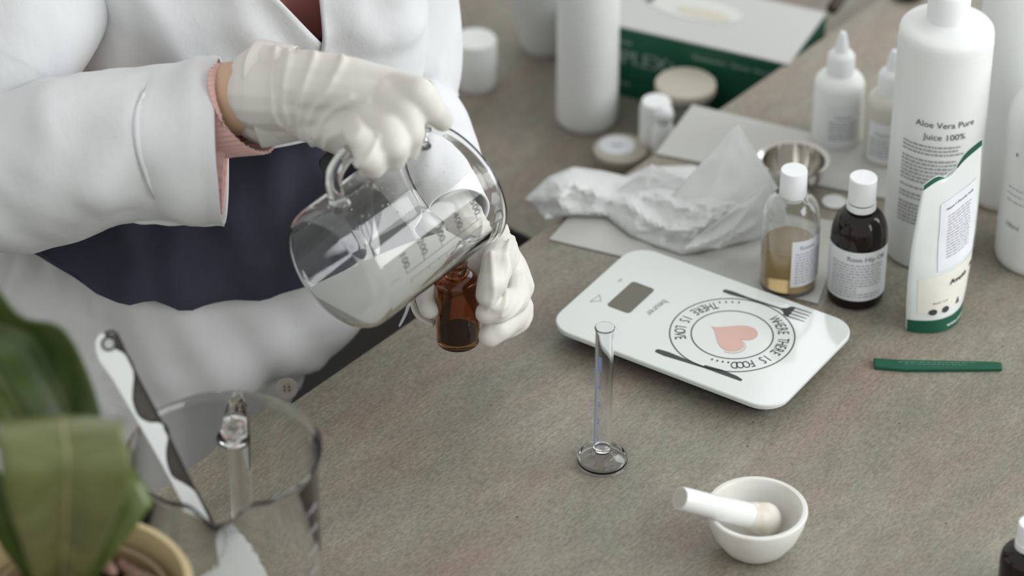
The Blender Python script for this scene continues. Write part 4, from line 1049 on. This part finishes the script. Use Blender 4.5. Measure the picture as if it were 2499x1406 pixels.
SLV = [(W(542, 346, 1.995), .0595), (W(470, 348, 1.995), .0575), (W(400, 352, 2.0), .0565), (W(270, 362, 2.0), .056), (W(120, 392, 2.01), .060), (W(0, 410, 2.02), .064), (W(-150, 400, 2.05), .068), (EL, .066), (W(-190, 120, 2.13), .064), (W(-20, -80, 2.17), .062), (W(90, -260, 2.19), .064), (W(230, -420, 2.2), .07)]
sleeve('sleeve', SLV, M['coat'], person, fn=sf)
UA = [(W(-60, 230, 2.06), .050), (W(-10, 130, 2.08), .060), (W(55, 20, 2.10), .063), (W(90, -90, 2.13), .066), (W(120, -250, 2.16), .068)]
sleeve('upper_sleeve', UA, M['coat'], person, n=40, fn=lambda p, t, r: .006*fbm(Vector((p.x*12, p.y*5, p.z*6)), 1, 3))
bm = bmesh.new(); chain(bm, [(W(-190, 410, 2.06), .062), (W(-20, 436, 2.055), .0575), (W(130, 438, 2.055), .044), (W(215, 430, 2.06), .034)])
shift(organic('sleeve_fold', bm, .004, 6, M['coat'], person, lambda p, n: .004*fbm(p*11, 1, 3)))
# cuff hem, stitching band
hem = [W(*q) for q in ((0, 528, 1.985), (120, 530, 1.975), (270, 532, 1.972), (400, 540, 1.972), (548, 543, 1.975))]
link('hem_band', tube([p-PP for p in spline(hem, 40)], [.0035+.0006*math.sin(i*1.3) for i in range(40)], 12, flat=.8), M['coat'], person)
# pink ribbed cuff
def ribf(p, t, rad): return .0007*math.sin(math.atan2(rad.y, rad.z)*46)
bmp = [(W(592, 268, 1.985), .0315), (W(560, 272, 1.987), .0322), (W(500, 285, 1.992), .031), (W(440, 310, 2.0), .027)]
sleeve('ribbed_cuff', bmp, M['rib'], person, n=60, seg=160, fn=ribf, thick=.0018, shear=.0145)
lin2 = [(W(552, 372, 1.998), .0445), (W(500, 366, 1.998), .0430), (W(420, 360, 2.0), .040)]
sleeve('cuff_lining', lin2, M['rib'], person, n=30, seg=120, fn=lambda p, t, r: .0008*math.sin(math.atan2(r.y, r.z)*30), thick=.0012, shear=.003)
# left sleeve
LSL = [(W(1132, 540, 2.045), .032), (W(1078, 440, 2.10), .036), (W(1028, 350, 2.16), .040), (W(988, 262, 2.215), .042), (W(992, 150, 2.23), .043), (W(982, 20, 2.235), .043), (W(975, -150, 2.24), .047), (SL, .055)]
lr = ridge_fn([[(1080, 330), (1040, 370), (1000, 380)], [(1100, 400), (1060, 440), (1010, 450)], [(1075, 260), (1040, 300)]], 2.14, .006, .004)
sleeve('sleeve', LSL, M['coat'], person, fn=lambda p, t, r: .005*fbm(Vector((p.x*10, p.y*8, p.z*9)), 1, 3)+(lr(p) if p.y < 2.2 else 0))
# buttons
def button(p, r, m, holes=True, nrm_=Vector((0.1, -1, .3))):
    me = lathe([(0, 0), (r*.95, 0), (r, .0008), (r*.95, .002), (r*.75, .0017), (0, .0016)], 32); me.transform(Matrix.Translation(p)@nrm_.to_track_quat('Z', 'Y').to_matrix().to_4x4()); o = link('button', me, m, person); shift(o); return o
M['btn'] = mat('button_pale', (.40, .37, .32), .4)
button(W(700, 948, 2.055), .0088, M['btn']); 
for dx, dz in ((-.0018, -.0018), (.0018, -.0018), (-.0018, .0018), (.0018, .0018)):
    q = W(700, 948, 2.0525)+Vector((dx, 0, dz)); shift(link('button_hole', moved(lathe([(0, 0), (.0008, 0), (.0008, .001), (0, .001)], 8), Matrix.Translation(q)@Vector((0.1, -1, .3)).to_track_quat('Z', 'Y').to_matrix().to_4x4()), M['ink'], person))
button(W(810, 397, 2.055), .0095, M['black'])
button(W(1036, 214, 2.075), .007, M['black'])
# ---- right glove
bm = bmesh.new()
WP = lambda x, y, Y: W(x, y, Y)
def cw_(pts): chain(bm, [(W(x, y, Y), r) for x, y, Y, r in pts])
# wrist cuff: an oval sheath made of parallel limbs
cw_([(650, 200, 1.985, .0275), (760, 215, 1.965, .0250)]); cw_([(648, 262, 1.985, .0270), (760, 262, 1.965, .0235)])
cw_([(642, 228, 1.972, .0265), (760, 235, 1.955, .0235)]); cw_([(650, 235, 1.998, .0265), (740, 240, 1.98, .023)])
# palm: metacarpals
cw_([(740, 190, 1.960, .0205), (850, 195, 1.945, .0170), (965, 214, 1.930, .0135)])
cw_([(740, 215, 1.955, .0205), (850, 228, 1.935, .0165), (950, 246, 1.918, .0130)])
cw_([(740, 250, 1.955, .0200), (840, 275, 1.935, .0165), (915, 296, 1.915, .0125)])
cw_([(740, 275, 1.960, .0195), (830, 315, 1.932, .0160), (880, 335, 1.905, .0120)])
# fingers
cw_([(965, 214, 1.930, .0130), (1026, 228, 1.905, .0110), (1056, 268, 1.905, .0095), (1080, 296, 1.916, .0080)])
cw_([(950, 238, 1.918, .0128), (992, 270, 1.900, .0110), (1004, 322, 1.893, .0102), (996, 362, 1.900, .0092)])
cw_([(915, 286, 1.915, .0125), (950, 316, 1.890, .0110), (964, 358, 1.880, .0104), (962, 386, 1.886, .0094)])
cw_([(880, 320, 1.908, .0122), (892, 350, 1.884, .0112), (904, 386, 1.874, .0108), (911, 403, 1.879, .0098)])
# thumb behind the grip
cw_([(750, 290, 1.972, .0160), (830, 335, 1.972, .0130), (880, 372, 1.966, .0110), (930, 380, 1.962, .0095)])
gl = [[(742, 118), (700, 190), (692, 270), (712, 335)], [(800, 132), (752, 200), (728, 280), (738, 352)], [(845, 160), (790, 230), (752, 300), (762, 366)], [(905, 215), (845, 268), (800, 320), (792, 382)], [(930, 240), (870, 300), (828, 345), (818, 392)], [(860, 215), (800, 270), (772, 330)], [(670, 118), (662, 200), (668, 300), (700, 335)], [(890, 320), (862, 360), (852, 396)]]
gr_ = ridge_fn(gl, 1.93, .0022, .0022)
def gfn(p, n):
    v = .0006*fbm(p*24, 1, 2)
    if n.y < .25: v += gr_(p)
    return v
shift(organic('glove', bm, .0014, 11, M['glove'], person, gfn))
# rolled edge of the glove
c_ = W(640, 228, 1.986); ring_ = []
for k in range(41):
    a = 2*math.pi*k/40; vx = -.006+.004*math.sin(a*2)
    ring_.append(c_+Vector((vx-.0015*math.sin(a), .0355*math.cos(a), .0400*math.sin(a)+.002*math.sin(3*a))))
bmr = []
outer_ = [p for p in ring_]; V = []; Fc = []; nr_ = 40
for j, (dx, k_) in enumerate(((.030, .86), (.016, .93), (.006, .985), (.0, 1.0))):
    for k in range(nr_):
        p = ring_[k]-c_; V.append(c_+Vector((p.x+dx, p.y*k_, p.z*k_)))
for j in range(3):
    for k in range(nr_): k2 = (k+1) % nr_; Fc.append((j*nr_+k, j*nr_+k2, (j+1)*nr_+k2, (j+1)*nr_+k))
o = link('glove_cuff', pyd(V, Fc), M['glove'], person); so = o.modifiers.new('s', 'SOLIDIFY'); so.thickness = .0009; sb_ = o.modifiers.new('b', 'SUBSURF'); sb_.levels = 1; sb_.render_levels = 1; shift(o)
# ---- left glove
bm = bmesh.new()
cw_([(1095, 480, 2.078, .0235), (1130, 530, 2.055, .0235), (1165, 580, 2.03, .0225), (1195, 625, 2.008, .019)])
cw_([(1180, 590, 2.018, .020), (1235, 650, 2.000, .0155), (1262, 700, 1.992, .0135)])
cw_([(1175, 620, 2.012, .019), (1225, 700, 1.998, .0150), (1262, 752, 1.988, .0130)])
cw_([(1165, 620, 2.015, .019), (1180, 700, 2.002, .0150), (1235, 780, 1.992, .0120)])
cw_([(1205, 605, 2.010, .017), (1225, 625, 1.985, .0125), (1208, 648, 1.955, .0110), (1200, 690, 1.940, .0105), (1190, 722, 1.936, .0088)])
cw_([(1255, 690, 1.992, .0125), (1256, 728, 1.962, .0110), (1215, 755, 1.938, .0100), (1186, 765, 1.936, .0085)])
cw_([(1262, 750, 1.988, .0120), (1250, 775, 1.960, .0108), (1215, 802, 1.940, .0098), (1196, 818, 1.937, .0088)])
cw_([(1268, 765, 1.990, .0110), (1262, 780, 1.972, .0100), (1235, 800, 1.955, .0090), (1222, 806, 1.950, .0082)])
cw_([(1150, 620, 2.015, .017), (1075, 690, 1.998, .0125), (1046, 730, 1.976, .0100), (1050, 752, 1.962, .0082)])
gr2 = ridge_fn([[(1195, 640), (1205, 700), (1190, 745)], [(1225, 640), (1240, 700), (1225, 760)], [(1205, 745), (1240, 742), (1262, 720)], [(1215, 785), (1245, 778), (1275, 770)], [(1170, 600), (1220, 620), (1240, 690)]], 1.935, .002, .0014)
def gfn2(p, n):
    v = .0011*fbm(p*48, 1, 2)
    if n.y < .25: v += gr2(p)
    return v
shift(organic('glove', bm, .0013, 4, M['glove'], person, gfn2))
band = [W(1008, 700, 1.99), W(1006, 735, 1.985), W(1022, 768, 1.98), W(1062, 790, 1.975)]
link('glove_edge', tube([p-PP for p in spline(band, 16)], [.0022]*16, 8, flat=2.2, ref=Vector((0, 1, 0))), M['glove'], person)
# tie end hanging by the hip
tie = [W(998, 740, 2.03), W(990, 765, 2.03), W(975, 795, 2.03)]
link('tie_end', tube([p-PP for p in spline(tie, 10)], [.0035-.0002*i for i in range(10)], 8, flat=.4), M['coat'], person)
